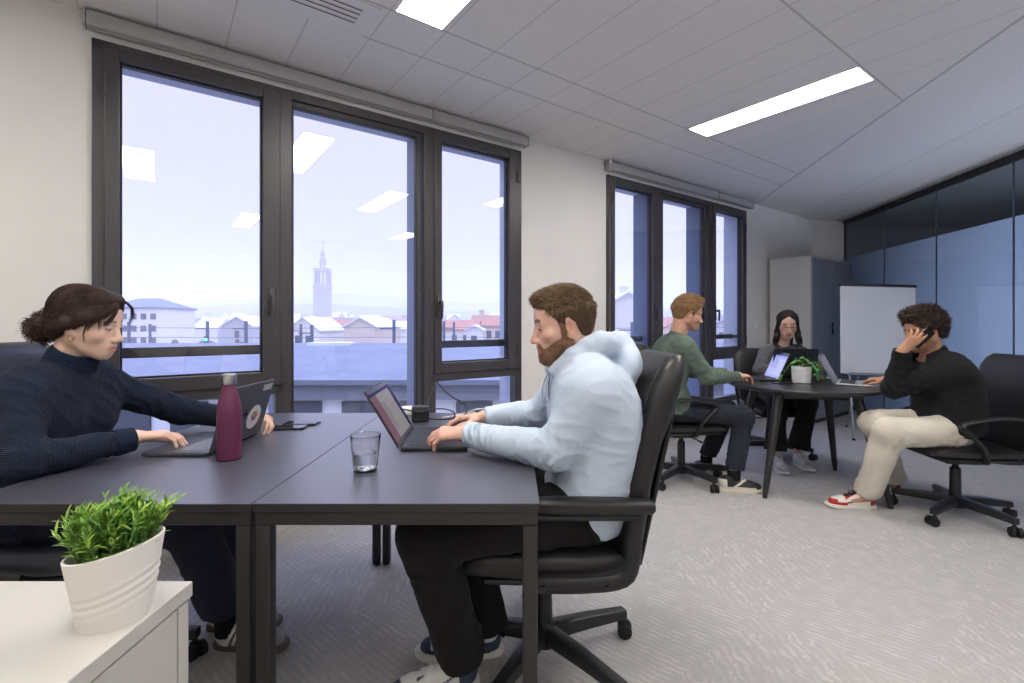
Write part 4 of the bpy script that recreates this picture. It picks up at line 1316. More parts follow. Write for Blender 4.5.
def exec_chair(loc, rz, label, leather='leather', base_ang=0.4, seat_z=.50, backlean=.135):
    """deep padded high-back chair; the sitter looks along +y"""
    r = empty('swivel_chair', (*loc, 0), rz, label, 'office chair')
    m = MB(); rings = []
    for i, (y, a, b, dz) in enumerate([(-.25, .22, .030, .0), (-.22, .245, .048, .0), (-.1, .255, .055, -.004), (.08, .26, .058, -.002), (.20, .255, .056, .004), (.255, .245, .044, -.004), (.275, .225, .022, -.012)]):
        rings.append(se_ring(0, y, seat_z - .05 + dz, a, b, 3.6, 28, (1,0,0), (0,0,1)))
    loft(m, rings); seat = m.build('seat', MATS[leather], r)
    m = MB(); rings = []
    for i, (y, a, b) in enumerate([(-.24, .235, .012), (0, .24, .014), (.2, .235, .012)]):
        rings.append(se_ring(0, y, seat_z - .103, a, b, 5, 24, (1,0,0), (0,0,1)))
    loft(m, rings); m.build('seat_shell', MATS['black_plastic'], r)
    # backrest: rings going up, leaning back and rolling over at the top
    m = MB(); rings = []
    H0 = seat_z - .10
    prof = [(0, .20, .030, 0), (.03, .225, .042, 0), (.15, .245, .052, .004), (.30, .25, .050, .010), (.42, .246, .052, .006), (.52, .246, .058, -.002), (.60, .243, .058, -.008), (.65, .232, .050, -.014), (.685, .212, .036, -.022), (.70, .18, .016, -.030)]
    for h_, a, b, dy in prof:
        y = -.245 - backlean*h_ + dy - .06*(h_/.75)**2
        rings.append(se_ring(0, y, H0 + h_, a, b, 3.4, 32, (1,0,0), (0, 1, .12)))
    loft(m, rings); back = m.build('backrest', MATS[leather], r)
    m = MB()
    for h_ in (.42,):
        y = -.245 - backlean*h_ + .006 - .06*(h_/.75)**2
        m.tube([p + Vector((0,.001,0)) for p in se_ring(0, y, H0 + h_, .2465, .053, 3.4, 32, (1,0,0), (0,1,.12))][:17], .0028, 6)
    for s in (-1, 1):
        pts = []
        for h_, a, b, dy in prof[2:9]:
            y = -.245 - backlean*h_ + dy - .06*(h_/.75)**2
            pts.append((s*a*.90, y + b*.86, H0 + h_ + .01))
        m.tube(pts, .0028, 6)
    m.build('piping', MATS['leather'], back)
    m = MB(); rings = []
    for h_, a, b in ((.03, .19, .010), (.2, .215, .012), (.45, .225, .012), (.58, .21, .010)):
        y = -.245 - backlean*h_ - .046 - .06*(h_/.75)**2
        rings.append(se_ring(0, y, H0 + h_, a, b, 4, 24, (1,0,0), (0,1,.1)))
    loft(m, rings); m.build('back_shell', MATS['black_plastic'], r)
    for s in (-1, 1):
        m = MB(); x = s*.285
        # closed side frame: along the seat, up the back, forward under the pad
        pts = bez([(x, .06, seat_z - .085), (x, -.10, seat_z - .085), (x, -.215, seat_z - .07), (x, -.245, seat_z - .02), (x, -.255, seat_z + .08), (x, -.265, seat_z + .14)], 18)
        m.tube(pts, [(.010, .024)]*18, 12, ax=(1, 0, 0))
        m.tube([(x, -.265, seat_z + .125), (x, -.10, seat_z + .125), (x, .05, seat_z + .123)], [(.018, .014)]*3, 10, ax=(1,0,0))
        arm = m.build('armrest', MATS['black_plastic'], r)
        m = MB(); rings = []
        for y, a, b, dz in [(-.31, .022, .013, -.006), (-.30, .030, .020, -.006), (-.2, .032, .024, -.006), (-.02, .032, .024, -.003), (.05, .030, .021, -.004), (.075, .020, .010, -.006)]:
            rings.append(se_ring(x, y, seat_z + .160 + dz, a, b, 3, 20, (1,0,0), (0,0,1)))
        loft(m, rings); m.build('arm_pad', MATS[leather], arm)
        for yy in (-.17, .02):
            m = MB(); m.tube([(x + s*.008, yy, seat_z - .085), (x + s*.018, yy, seat_z - .085)], .008, 12); m.build('bolt', MATS['black_metal'], arm)
    mech(r, seat_z - .10); star_base(r, base_ang - rz, seat_z, .345)
    return r

def task_chair(loc, rz, label, base_ang=0.2, seat_z=.47, top=.52, leather='leather', wide=.225, arms=True):
    """low-back task chair with hooped armrests; the sitter looks along +y"""
    r = empty('swivel_chair', (*loc, 0), rz, label, 'office chair')
    m = MB(); rings = []
    for y, a, b, dz in [(-.235, .20, .018, .004), (-.21, .225, .030, 0), (0, .235, .034, -.004), (.18, .235, .034, 0), (.235, .22, .026, -.006), (.255, .19, .012, -.012)]:
        rings.append(se_ring(0, y, seat_z - .035 + dz, a, b, 3.4, 26, (1,0,0), (0,0,1)))
    loft(m, rings); m.build('seat', MATS[leather], r)
    m = MB(); rings = []
    for y, a in ((-.23, .22), (0, .225), (.22, .21)):
        rings.append(se_ring(0, y, seat_z - .072, a, .010, 5, 22, (1,0,0), (0,0,1)))
    loft(m, rings); m.build('seat_shell', MATS['black_plastic'], r)
    m = MB(); rings = []; H0 = seat_z - .02
    for h_, a, b in [(0, .17, .016), (.04, .20, .026), (.18, .215, .034), (.34, wide, .036), (top - .08, wide, .034), (top - .03, wide - .03, .028), (top, wide - .07, .012)]:
        rings.append(se_ring(0, -.235 - .16*h_ - .05*h_*h_, H0 + h_, a, b, 3.4, 28, (1,0,0), (0,1,.12)))
    loft(m, rings); back = m.build('backrest', MATS[leather], r)
    m = MB()
    for h_ in (top*.58, top*.62):
        m.tube([(x, -.235 - .16*h_ - .05*h_*h_ + .0345, H0 + h_) for x in (-.19, -.1, 0, .1, .19)], .0024, 6)
    m.build('seam', MATS['leather'], back)
    m = MB()
    for s in (-1, 1):
        m.tube(bez([(s*.10, .02, seat_z - .08), (s*.17, -.15, seat_z - .085), (s*.205, -.245, seat_z - .06), (s*.215, -.285, seat_z + .05), (s*.222, -.305, seat_z + .2), (s*.218, -.335, seat_z + top - .10)], 18), [(.012, .016)]*18, 8)
    m.build('back_frame', MATS['black_plastic'], r)
    if arms:
        for s in (-1, 1):
            m = MB(); x = s*.262
            pts = bez([(s*.22, -.30, seat_z + .15), (x, -.24, seat_z + .175), (x, -.08, seat_z + .19), (x, .09, seat_z + .165), (x, .145, seat_z + .135), (x, .10, seat_z + .09), (x, .04, seat_z + .02), (s*.235, .0, seat_z - .06), (s*.16, -.01, seat_z - .082)], 34)
            rr = [(.010, .020) if i < 16 else ((.012, .022) if i < 27 else (.010, .024)) for i in range(34)]
            m.tube(pts, rr, 12, ax=(1, 0, 0)) if False else m.tube(pts, [(b_, a_) for a_, b_ in rr], 12, ax=(1, 0, 0))
            m.build('armrest', MATS['black_plastic'], r)
    mech(r, seat_z - .075); star_base(r, base_ang - rz, seat_z, .315)
    return r

exec_chair((.115, 1.735), math.radians(90), 'high-backed black leather swivel chair the man in the pale blue hoodie sits in', 'leather', math.radians(23), .50)
exec_chair((-1.475, 1.70), math.radians(-93), 'dark swivel chair behind the woman with the hair bun', 'leather_navy', math.radians(80), .53)
task_chair((1.30, 3.72), math.radians(-84), 'black swivel chair under the man in the green sweatshirt', math.radians(-62), .47, .60)
task_chair((2.42, 4.47), math.radians(178), 'black swivel chair of the woman with long dark hair and glasses', math.radians(-42), .46, .52)
task_chair((2.775, 3.03), math.radians(82), 'black leather swivel chair of the curly-haired man on the phone', math.radians(-78), .47, .56, wide=.24)

# tall cupboard
r = empty('tall_cupboard', W(6.29, 2.55, 0), WALL_ANG, 'tall grey two-door cupboard with a white side, between the window wall and the flip chart', 'cupboard')
m = MB(); m.box((0, 0, 0), (.018, .48, 2.0)); m.box((1.18, 0, 0), (1.198, .48, 2.0)); m.box((.018, .46, .05), (1.18, .48, 1.98)); m.box((.018, .03, .04), (1.18, .46, .06)); m.box((.018, .02, 1.975), (1.18, .46, 1.99))
m.build('body', MATS['locker_white'], r, smooth=False, bevel=.001)
m = MB(); m.box((-.004, -.006, 2.0), (1.202, .484, 2.018)); m.build('top', MATS['locker_white'], r, smooth=False)
for i, (a, b) in enumerate(((.004, .598), (.602, 1.194))):
    m = MB(); m.box((a, -.020, .05), (b, -.001, 1.992), None, .002); o = m.build('door', MATS['locker_grey'], r, smooth=False)
    x = b - .03 if i == 0 else a + .03
    if i == 0:
        m = MB(); m.box((x - .012, -.032, 1.07), (x + .012, -.020, 1.22), None, .004); m.build('handle', MATS['black_plastic'], o)
m = MB(); m.box((.02, .0, 0), (1.18, .02, .05)); m.build('plinth', MATS['black_plastic'], r, smooth=False)

# flip chart
mat('board_white', lin(226, 228, 232), .17, spec=.6)
r = empty('flip_chart', (3.89, 5.10, 0), math.radians(-2), 'white magnetic flip chart board on a tripod, between the cupboard and the glass partition', 'flip chart')
T = Matrix.Translation((-.03, 0, .67)) @ Matrix.Rotation(math.radians(-3), 4, 'X') @ Matrix.Rotation(math.radians(1.6), 4, 'Y')
m = MB(); m.box((-.385, -.012, 0), (.385, .012, .93), T, .004); board = m.build('board', MATS['board_white'], r, smooth=False)
m = MB(); m.box((-.395, -.020, .925), (.395, .018, .955), T, .006); m.box((-.20, -.030, .932), (-.16, -.018, .948), T, .004); m.box((.16, -.030, .932), (.20, -.018, .948), T, .004); m.build('clamp_bar', MATS['profile'], r, smooth=False)
m = MB(); m.box((-.34, -.075, -.010), (.34, .010, .002), T); m.box((-.34, -.075, .002), (.34, -.070, .014), T); m.build('pen_tray', MATS['locker_grey'], r, smooth=False)
mat('alu', lin(170, 172, 176), .35, .9)
m = MB()
for a, b, nm in (((-.30, .06, .9), (-.36, -.12, .0), 0), ((.30, .06, .9), (.36, -.12, .0), 0), ((0, .12, 1.35), (.0, .55, .0), 0)):
    m = MB(); m.tube([b, a], .011, 10); o = m.build('leg', MATS['alu'], r)
    m = MB(); m.tube([(b[0], b[1], 0), (b[0], b[1], .02)], .016, 10); m.build('rubber_foot', MATS['rubber'], o)
m = MB(); m.tube([(-.30, .055, .85), (.30, .055, .85)], .010, 8); m.tube([(0, .06, .85), (0, .13, 1.36)], .010, 8); m.build('frame', MATS['alu'], r)

# steel trestle foot seen past the round table
# ------------------------------------------------------------------ things on the desks
mat('laptop_dark', lin(52, 54, 60), .38, .55)
mat('laptop_grey', lin(96, 98, 106), .38, .6)
mat('laptop_silver', lin(176, 178, 184), .34, .7)
mat('key', lin(40, 42, 48), .5)
mat('key_light', lin(120, 124, 134), .5)
mat('bezel', lin(14, 14, 17), .2)
emis('screen_mail', lin(190, 188, 190), .85)
emis('screen_blue', lin(168, 172, 226), 1.0)
mat('screen_off', lin(24, 26, 34), .12)

def screen_mat(name, paint, strength):
    """screen picture from the pane's own u (x) and v (z) in metres: list of (x0, x1, z0, z1, colour)"""
    m = bpy.data.materials.new(name); m.use_nodes = True; MATS[name] = m
    t = NT(m); t.n.clear(); o = t.new('ShaderNodeOutputMaterial')
    sep = t.new('ShaderNodeSeparateXYZ'); t.l.new(t.obj(), sep.inputs[0]); x, z = sep.outputs[0], sep.outputs[1]
    c = None
    col = t.new('ShaderNodeRGB'); col.outputs[0].default_value = (*paint[0], 1); c = col.outputs[0]
    for x0, x1, z0, z1, cc in paint[1:]:
        k = t.math('MULTIPLY', t.math('MULTIPLY', t.math('GREATER_THAN', x, x0), t.math('LESS_THAN', x, x1)), t.math('MULTIPLY', t.math('GREATER_THAN', z, z0), t.math('LESS_THAN', z, z1)))
        c = t.mix(k, c, cc)
    e = t.new('ShaderNodeEmission'); t.l.new(c, e.inputs['Color']); e.inputs['Strength'].default_value = strength
    g = t.new('ShaderNodeBsdfGlossy'); g.inputs['Roughness'].default_value = .08; g.inputs['Color'].default_value = (.045, .045, .05, 1)
    a = t.new('ShaderNodeAddShader'); t.l.new(e.outputs[0], a.inputs[0]); t.l.new(g.outputs[0], a.inputs[1])
    t.l.new(a.outputs[0], o.inputs['Surface']); return m

def laptop(name, loc, rz, wd, dp, open_deg, label, body='laptop_dark', scr='screen_off', keyc='key', z=.75, lidh=None, group=None):
    """hinge along local x at y=0, base towards +y (the user), lid opening by open_deg from the base"""
    r = empty(name, (*loc, z), rz, label, 'laptop', group)
    a = wd/2; lidh = lidh or dp*.98
    m = MB(); m.box((-a, 0, .002), (a, dp, .015), None, .004); m.build('base', MATS[body], r, smooth=False)
    m = MB()
    kw, kh = (wd - .05)/14, .0165
    for j in range(5):
        for i in range(14):
            x = -a + .025 + i*kw; y = .026 + j*(kh + .002)
            if j == 4 and 3 < i < 9: 
                if i == 4: m.box((x, y, .015), (x + 5*kw - .0025, y + kh, .0165))
                continue
            m.box((x, y, .015), (x + kw - .0025, y + kh, .0165))
    m.build('keyboard', MATS[keyc], r, smooth=False)
    m = MB(); m.box((-.052, dp*.60, .0150), (.052, dp*.94, .0156), None, .0002); m.build('trackpad', MATS['laptop_grey' if body != 'laptop_silver' else 'laptop_silver'], r, smooth=False)
    T = Matrix.Translation((0, .0, .013)) @ Matrix.Rotation(math.radians(180 - open_deg - 90), 4, 'X')
    # in the lid's frame z runs up the lid, -y is its outside
    T = Matrix.Translation((0, -.002, .012)) @ Matrix.Rotation(math.radians(open_deg - 90), 4, 'X')
    m = MB(); m.box((-a, -.0065, .001), (a, -.0005, lidh), T, .002); lid = m.build('lid', MATS[body], r, smooth=False)
    m = MB(); m.box((-a + .003, -.0006, .004), (a - .003, .0004, lidh - .003), T); m.build('bezel', MATS['bezel'], lid, smooth=False)
    s = MB(); s.box((-a + .009, -lidh + .018, -.0002), (a - .009, -.010, .0002))
    so = s.build('screen', MATS[scr], lid, smooth=False)
    # screen's own x right, y down the lid turned so that local (x, y) are the picture's axes
    so.matrix_local = T @ Matrix.Translation((0, .0008, 0)) @ Matrix(((1,0,0,0),(0,0,1,0),(0,-1,0,0),(0,0,0,1)))
    m = MB(); m.tube([(-a*.8, -.001, .010), (a*.8, -.001, .010)], .0055, 10); m.build('hinge', MATS['bezel'], r)
    return r, lid, T

screen_mat('screen_mail', [lin(178, 174, 176), (.085, .20, -.30, 0, lin(152, 112, 130)), (.02, .085, -.17, -.05, lin(166, 160, 164)), (-.20, -.125, -.30, 0, lin(60, 54, 104)), (-.20, .20, -.30, -.205, lin(66, 60, 104)), (-.20, .20, -.022, 0, lin(110, 104, 122))], .55)
screen_mat('screen_blue', [lin(164, 168, 226), (-.13, -.02, -.17, -.03, lin(190, 193, 238)), (-.02, .12, -.09, -.03, lin(178, 184, 236)), (-.15, .15, -.30, -.195, lin(90, 98, 160))], 1.05)
screen_mat('screen_pale', [lin(176, 182, 200), (-.16, .16, -.30, -.19, lin(120, 128, 150))], .7)

# woman's laptop: hinge runs away from the camera, lid back towards the bottle
lp, lid, T = laptop('laptop', (-1.03, 1.80), math.radians(90), .325, .225, 106, 'dark laptop with a round white sticker on its lid, beside the plum bottle', 'laptop_grey', 'screen_pale', 'key_light', lidh=.225)
# round sticker with a ring of coloured petals, and pale marks near the lid's corner
mat('sticker_white', lin(222, 218, 226), .5)
def disc(mb, cx, cz, rx, rz_, y, T, n=28, a0=0):
    pts = [T @ Vector((cx + rx*math.cos(2*PI*k/n + a0), y, cz + rz_*math.sin(2*PI*k/n + a0))) for k in range(n)]
    pts2 = [T @ Vector((cx + rx*math.cos(2*PI*k/n + a0), y - .0004, cz + rz_*math.sin(2*PI*k/n + a0))) for k in range(n)]
    vs = pts + pts2; fs = [tuple(range(n, 2*n)), tuple(reversed(range(n)))] + [(k, (k+1) % n, n + (k+1) % n, n + k) for k in range(n)]
    mb.add(vs, fs)
m = MB(); disc(m, .070, .085, .047, .047, -.0066, T); stk = m.build('sticker', MATS['sticker_white'], lid, smooth=False); stk['label'] = 'round white sticker with a coloured flower emblem'
petal = [lin(206, 70, 60), lin(196, 150, 60), lin(96, 150, 80), lin(50, 140, 140), lin(60, 120, 160), lin(176, 60, 110)]
for k in range(6):
    a = 2*PI*k/6
    mat('petal%d' % k, petal[k], .5)
    m = MB(); disc(m, .070 + .013*math.cos(a), .090 + .013*math.sin(a), .0085, .0085, -.0071, T, 14)
    m.build('petal', MATS['petal%d' % k], stk, smooth=False)
m = MB()
rr = random.Random(3)
for j in range(3):
    x = .085
    while x < .145:
        w_ = rr.uniform(.004, .010); m.box((x, -.0072, .205 - j*.0085), (x + w_, -.0066, .2105 - j*.0085), T); x += w_ + .002
m.build('lid_print', MATS['sticker_white'], lid, smooth=False)
m = MB(); m.box((-.016, -.0072, .105), (.016, -.0066, .112), T); m.box((-.004, -.0072, .09), (.004, -.0066, .125), T); m.build('maker_mark', MATS['bezel'], lid, smooth=False)

# hoodie man's laptop
laptop('laptop', (-.402, 1.875), math.radians(-87), .345, .235, 121, 'dark laptop with a lit mail screen, used by the man in the hoodie', 'laptop_dark', 'screen_mail', lidh=.235)
# far laptops
laptop('laptop', (2.095, 3.925), math.radians(82), .30, .215, 113, 'laptop with a bluish lit screen, used by the man in the green sweatshirt', 'laptop_dark', 'screen_blue', lidh=.225)
laptop('laptop', (2.345, 4.03), math.radians(0), .37, .20, 98, 'black laptop seen from behind its lid, used by the woman with long dark hair', 'laptop_dark', 'screen_pale', lidh=.236)
laptop('laptop', (2.475, 3.69), math.radians(-128), .325, .225, 116, 'slim silver laptop the curly-haired man rests his hand on', 'laptop_silver', 'screen_off', 'key', lidh=.225)

# plum bottle
mat('plum', lin(94, 37, 72), .42)
m_ = mat('bottle_steel', lin(196, 192, 190), .28, 1.0)
r = empty('water_bottle', (-.942, 1.612, .75), 0, 'plum-coloured steel water bottle with a silver screw cap', 'bottle')
m = MB(); m.lathe([(.034, 0), (.0365, .003), (.037, .008), (.037, .155), (.0355, .175), (.031, .200), (.0245, .226), (.0205, .241), (.0195, .249)], (0,0,0), 40); m.build('body', MATS['plum'], r)
m = MB(); m.lathe([(.0188, .249), (.0215, .250), (.0220, .252), (.0220, .280), (.0205, .284), (.0001, .2845)], (0,0,0), 40)
cap = m.build('cap', MATS['bottle_steel'], r)
m = MB(); m.lathe([(.0365, 0), (.0372, .001), (.0372, .004)], (0,0,0), 40); m.build('base_ring', MATS['bezel'], r)

# phones
def phone(name, loc, rz, label, z, body='bezel', group=None, sc=(.072, .148)):
    r = empty(name, (*loc, z), rz, label, 'phone', group)
    m = MB(); m.box((-sc[0]/2, -sc[1]/2, 0), (sc[0]/2, sc[1]/2, .0075), None, .0035); m.build('body', MATS[body], r, smooth=False)
    m = MB(); m.box((-sc[0]/2 + .004, -sc[1]/2 + .004, .0072), (sc[0]/2 - .004, sc[1]/2 - .004, .0079)); m.build('screen', MATS['screen_off'], r, smooth=False)
    return r
phone('smartphone', (-.965, 2.085), math.radians(-84), 'black smartphone lying nearer the bottle on the desk', .7505)
phone('smartphone', (-.945, 2.175), math.radians(-90), 'smartphone lying just behind the other phone on the desk', .7505, 'laptop_dark')
phone('smartphone', (2.05, 3.67), math.radians(-70), 'black smartphone on the round table by the man in green', .7505)

# glass of water
gm = mat('tumbler_glass', (1, 1, 1), .0); bsdf(gm).inputs['Transmission Weight'].default_value = 1; bsdf(gm).inputs['IOR'].default_value = 1.46
wm_ = mat('water', (.97, .99, 1), .0); bsdf(wm_).inputs['Transmission Weight'].default_value = 1; bsdf(wm_).inputs['IOR'].default_value = 1.33
r = empty('water_glass', (-.448, 1.480, .75), 0, 'ribbed clear tumbler half full of water', 'glass'); r.scale = (1.06, 1.06, 1.06)
def fluted(prof, n=72, amp=.0009, z0=.02, z1=.075):
    mb = MB(); vs = []; fs = []; mm_ = len(prof)
    for rr_, zz_ in prof:
        for k in range(n):
            a = 2*PI*k/n
            q = amp*math.cos(a*12) if (z0 < zz_ < z1 and rr_ > .02) else 0
            vs.append((math.cos(a)*(rr_ + q), math.sin(a)*(rr_ + q), zz_))
    for i in range(mm_-1):
        for k in range(n):
            k2 = (k+1) % n; fs.append((i*n+k, i*n+k2, (i+1)*n+k2, (i+1)*n+k))
    fs.append(tuple(reversed(range(n)))); fs.append(tuple((mm_-1)*n+k for k in range(n)))
    mb.add(vs, fs); return mb
prof = [(.030, 0), (.0325, .002)] + [(.0325 + .0105*u, .002 + .103*u) for u in np.linspace(.06, 1, 16)] + [(.0425, .1055), (.0415, .105)] + [(.0410 - .0102*u, .104 - .092*u) for u in np.linspace(0, 1, 8)] + [(.028, .0115), (.0002, .0110)]
fluted(prof).build('tumbler', gm, r)
wa = MB(); wa.lathe([(.0001, .0112), (.0279, .0117), (.0306, .0135), (.0308, .0145), (.0352, .054), (.0352, .0545), (.0001, .0542)], (0,0,0), 48); wa.build('water', wm_, r)

# charger, cables and sockets on the far corner of the desk
mat('charger', lin(44, 44, 46), .5); mat('cable_black', lin(26, 26, 28), .5); mat('cable_white', lin(226, 226, 226), .5); mat('cable_blue', lin(60, 110, 190), .5)
r = empty('power_adapter', (-.425, 2.245, .7505), math.radians(12), 'black laptop power adapter standing behind the hoodie man\'s screen', 'power adapter')
m = MB(); m.box((-.040, -.028, 0), (.040, .028, .070), None, .008); m.build('body', MATS['charger'], r)
m = MB(); m.box((-.030, -.0286, .012), (.030, -.0278, .05), None, .0002); m.build('label_plate', MATS['laptop_dark'], r, smooth=False)
ca = MB(); ca.tube(bez([(-.40, 2.255, .805), (-.39, 2.31, .86), (-.365, 2.36, .93), (-.36, 2.36, .91), (-.30, 2.32, .86), (-.22, 2.27, .82), (-.215, 2.24, .785), (-.28, 2.22, .765), (-.36, 2.225, .762), (-.388, 2.235, .765)], 60), .0035, 8)
tag(ca.build('power_cable', MATS['cable_black'], None), 'black cable looping up high over the power adapter', 'cable')
ca = MB(); ca.tube(bez([(-.455, 2.06, .775), (-.50, 2.07, .80), (-.515, 2.12, .83), (-.47, 2.17, .815), (-.42, 2.20, .80), (-.33, 2.20, .815), (-.27, 2.21, .80), (-.265, 2.22, .77), (-.30, 2.26, .757)], 50), .003, 8)
tag(ca.build('charging_cable', MATS['cable_black'], None), 'thin black charging cable bent behind the lit laptop screen', 'cable')
ca = MB(); ca.tube(bez([(-.33, 2.30, .755), (-.25, 2.34, .762), (-.17, 2.33, .79), (-.11, 2.35, .785), (-.09, 2.39, .757), (-.14, 2.41, .754), (-.20, 2.39, .765), (-.24, 2.36, .757), (-.16, 2.34, .754), (-.08, 2.36, .754)], 60), .0032, 8)
tag(ca.build('network_cable', MATS['cable_white'], None), 'white cable lying in loops at the window end of the desk', 'cable')
ca = MB(); ca.tube(bez([(-.12, 2.36, .754), (-.05, 2.385, .756), (0, 2.40, .755), (.04, 2.42, .754)], 20), .0034, 8)
tag(ca.build('network_cable', MATS['cable_blue'], None), 'short blue cable at the far corner of the desk', 'cable')
r = empty('socket_block', (-.52, 2.40, .7505), math.radians(20), 'white multi-way socket block behind the power adapter', 'socket block')
m = MB(); m.box((-.10, -.028, 0), (.10, .028, .04), None, .008); m.build('body', MATS['white_plastic'], r)
for k in range(3):
    m = MB(); m.lathe([(.019, .0395), (.019, .041), (.016, .041), (.015, .036)], (-.06 + .06*k, 0, 0), 20); m.build('socket', MATS['white_plastic'], r)
r = empty('plug', (-.06, 2.30, .7505), math.radians(5), 'white plug lying by the looped white cable', 'plug')
m = MB(); m.box((-.03, -.016, 0), (.02, .016, .020), None, .006); m.build('body', MATS['white_plastic'], r)
m = MB(); 
for s in (-1, 1): m.tube([(.02, s*.009, .01), (.038, s*.009, .01)], .0022, 8)
m.build('pins', MATS['steel'], r)

# ---- potted grass on the low cabinet
var_mat('ceramic_white', lin(232, 228, 222), lin(228, 224, 218), 6, .32, .0)
r = empty('potted_grass', (-.616, .752, .742), math.radians(35), 'leafy green plant in a slant-rimmed white oval pot on the low cabinet', 'potted plant')
def pot_rings(z, off=0.0):
    pass
m = MB(); n = 64; rings = []
def potr(u, inner=0.0):
    a = (.046 + .017*u - inner); b = (.034 + .014*u - inner)
    out = []
    for k in range(n):
        th = 2*PI*k/n
        x, y = a*math.cos(th), b*math.sin(th)
        top = .115 + .010*math.cos(th)
        z = u*top
        w_ = 0
        if inner == 0:
            q = (u - .45 - .10*math.cos(th - .3)) ; s_ = math.cos(th + 1.2)
            if s_ > -.2 and abs(q) < .24: w_ = .0016*math.sin(q*2*PI/.115)*min(1, (s_+.2)*1.5)*(1 - abs(q)/.24)
        g = 1 + w_/max(a, .001)
        out.append(Vector((x*g, y*g, z)))
    return out
for u in np.linspace(0, 1, 40): rings.append(potr(float(u)))
rim = potr(1.0, .003); rim = [v + Vector((0,0,.0015)) for v in rim]; rings.append(rim)
for u in (.97, .85, .7): rings.append(potr(u, .006))
loft(m, rings); m.build('pot', MATS['ceramic_white'], r)
var_mat('soil', lin(46, 38, 30), lin(66, 54, 42), 90, .95)
m = MB(); rr_ = potr(.80, .006); m.add(rr_ + [v - Vector((0,0,.01)) for v in rr_], [tuple(range(n)), tuple(reversed(range(n, 2*n)))]); m.build('soil', MATS['soil'], r, smooth=False)
lm_ = mat('leaf_green', lin(96, 150, 62), .5); t = NT(lm_)
at = t.new('ShaderNodeAttribute'); at.attribute_name = 'Col'; t.l.new(at.outputs['Color'], bsdf(lm_).inputs['Base Color'])
bsdf(lm_).inputs['Subsurface Weight'].default_value = .12; bsdf(lm_).inputs['Subsurface Radius'].default_value = (.004, .006, .002)
def leaf(mb, cols, base, d, nrm, L, w, c, bend=.3):
    d = Vector(d).normalized(); nrm = (Vector(nrm) - d*d.dot(Vector(nrm))).normalized(); s_ = d.cross(nrm)
    prev = []
    prof = [(0, .12), (.25, .75), (.5, 1), (.78, .6), (1, .03)]
    for i, (u, q) in enumerate(prof):
        p = Vector(base) + d*(L*u) - nrm*(L*bend*u*u)
        prev.append((p - s_*(w*q) + nrm*(w*q*.35), p, p + s_*(w*q) + nrm*(w*q*.35)))
    vs = [v for t3 in prev for v in t3]; fs = []
    for i in range(4):
        a = 3*i
        fs += [(a, a+1, a+4, a+3), (a+1, a+2, a+5, a+4)]
    mb.add(vs, fs); cols += [tuple(x*(.8 + .35*prof[i//3][0]) for x in c) for i in range(15)]
rs = random.Random(11)
stems = MB(); cs = []; lv = MB(); cl = []
for i in range(150):
    th = rs.uniform(0, 2*PI); q = math.sqrt(rs.uniform(0, 1))
    bx, by = .044*q*math.cos(th), .032*q*math.sin(th)
    bz = .100 + .007*math.cos(th)*q
    out = Vector((bx*8.5 + rs.uniform(-.3, .3), by*10.0 + rs.uniform(-.3, .3), 1.15)); out.normalize()
    L = rs.uniform(.036, .082)*(1.12 - .30*q*q)
    p0 = Vector((bx, by, bz)); p1 = p0 + out*L*.5 + Vector((0, 0, .004)); p2 = p0 + out*L
    stems.tube([p0, p1, p2], [.0012, .0011, .0007], 5)
    cs += [tuple(x for x in lin(110, 150, 84))]*15
    g = rs.uniform(0, 1)
    k = 0; nl = 9
    for j in range(nl):
        u = .12 + .88*j/(nl-1)
        p = p0.lerp(p1, u*2) if u < .5 else p1.lerp(p2, u*2 - 1)
        a = j*2.4 + rs.uniform(-.4, .4)
        side = Vector((math.cos(a), math.sin(a), 0)); d = (out*(.45 + .9*u) + side*(1.05 - .45*u)).normalized()
        c = lin(int(70 + 78*g + 20*u), int(126 + 52*g + 16*u), int(48 + 40*g))
        leaf(lv, cl, p, d, out + Vector((0,0,.3)), rs.uniform(.014, .026), rs.uniform(.0024, .0038), c, .25)
    leaf(lv, cl, p2, out, side, .014, .0032, lin(150, 196, 96), .1)
stems.build('stems', lm_, r, colors=np.array(cs)); fo = lv.build('foliage', lm_, r, colors=np.array(cl)); 

# ---- plant on the round table
var_mat('pot_grey', lin(214, 214, 218), lin(196, 198, 204), 30, .6)
r = empty('potted_pothos', (2.225, 3.72, .75), 0, 'trailing green plant in a white cylindrical pot on the round table', 'potted plant')
m = MB(); m.lathe([(.060, 0), (.064, .004), (.070, .12), (.069, .125), (.065, .124), (.062, .105), (.0001, .104)], (0,0,0), 36); m.build('pot', MATS['pot_grey'], r)
lv = MB(); cl = []; st_ = MB(); cs = []
rs = random.Random(23)
def vine(pts, nl, sz):
    P_ = bez(pts, 14); st_.tube(P_, .0022, 5); cs.extend([lin(92, 130, 70)]*70)
    for j in range(nl):
        i = int((j + 1)/(nl)*12); p = Vector(P_[i]); d0 = Vector(P_[min(i+1, 13)]) - Vector(P_[max(i-1, 0)])
        a = rs.uniform(0, 6.28); d = (d0.normalized()*.6 + Vector((math.cos(a), math.sin(a)*.8, rs.uniform(-.4, .5)))).normalized()
        c = lin(rs.randint(58, 120), rs.randint(120, 165), rs.randint(50, 84))
        leaf(lv, cl, p, d, (0, -.3, 1), sz*rs.uniform(.8, 1.25), sz*.34, c, .4)
vine([(0, 0, .10), (-.03, -.01, .16), (-.06, -.02, .17)], 6, .045)
vine([(0, 0, .10), (-.01, .02, .17), (.02, .02, .19)], 7, .045)
vine([(0, 0, .10), (.05, -.03, .15), (.09, -.05, .11), (.125, -.075, .05), (.155, -.09, .012)], 13, .042)
vine([(0, 0, .10), (.05, .0, .16), (.10, -.01, .15), (.13, -.02, .10)], 9, .042)
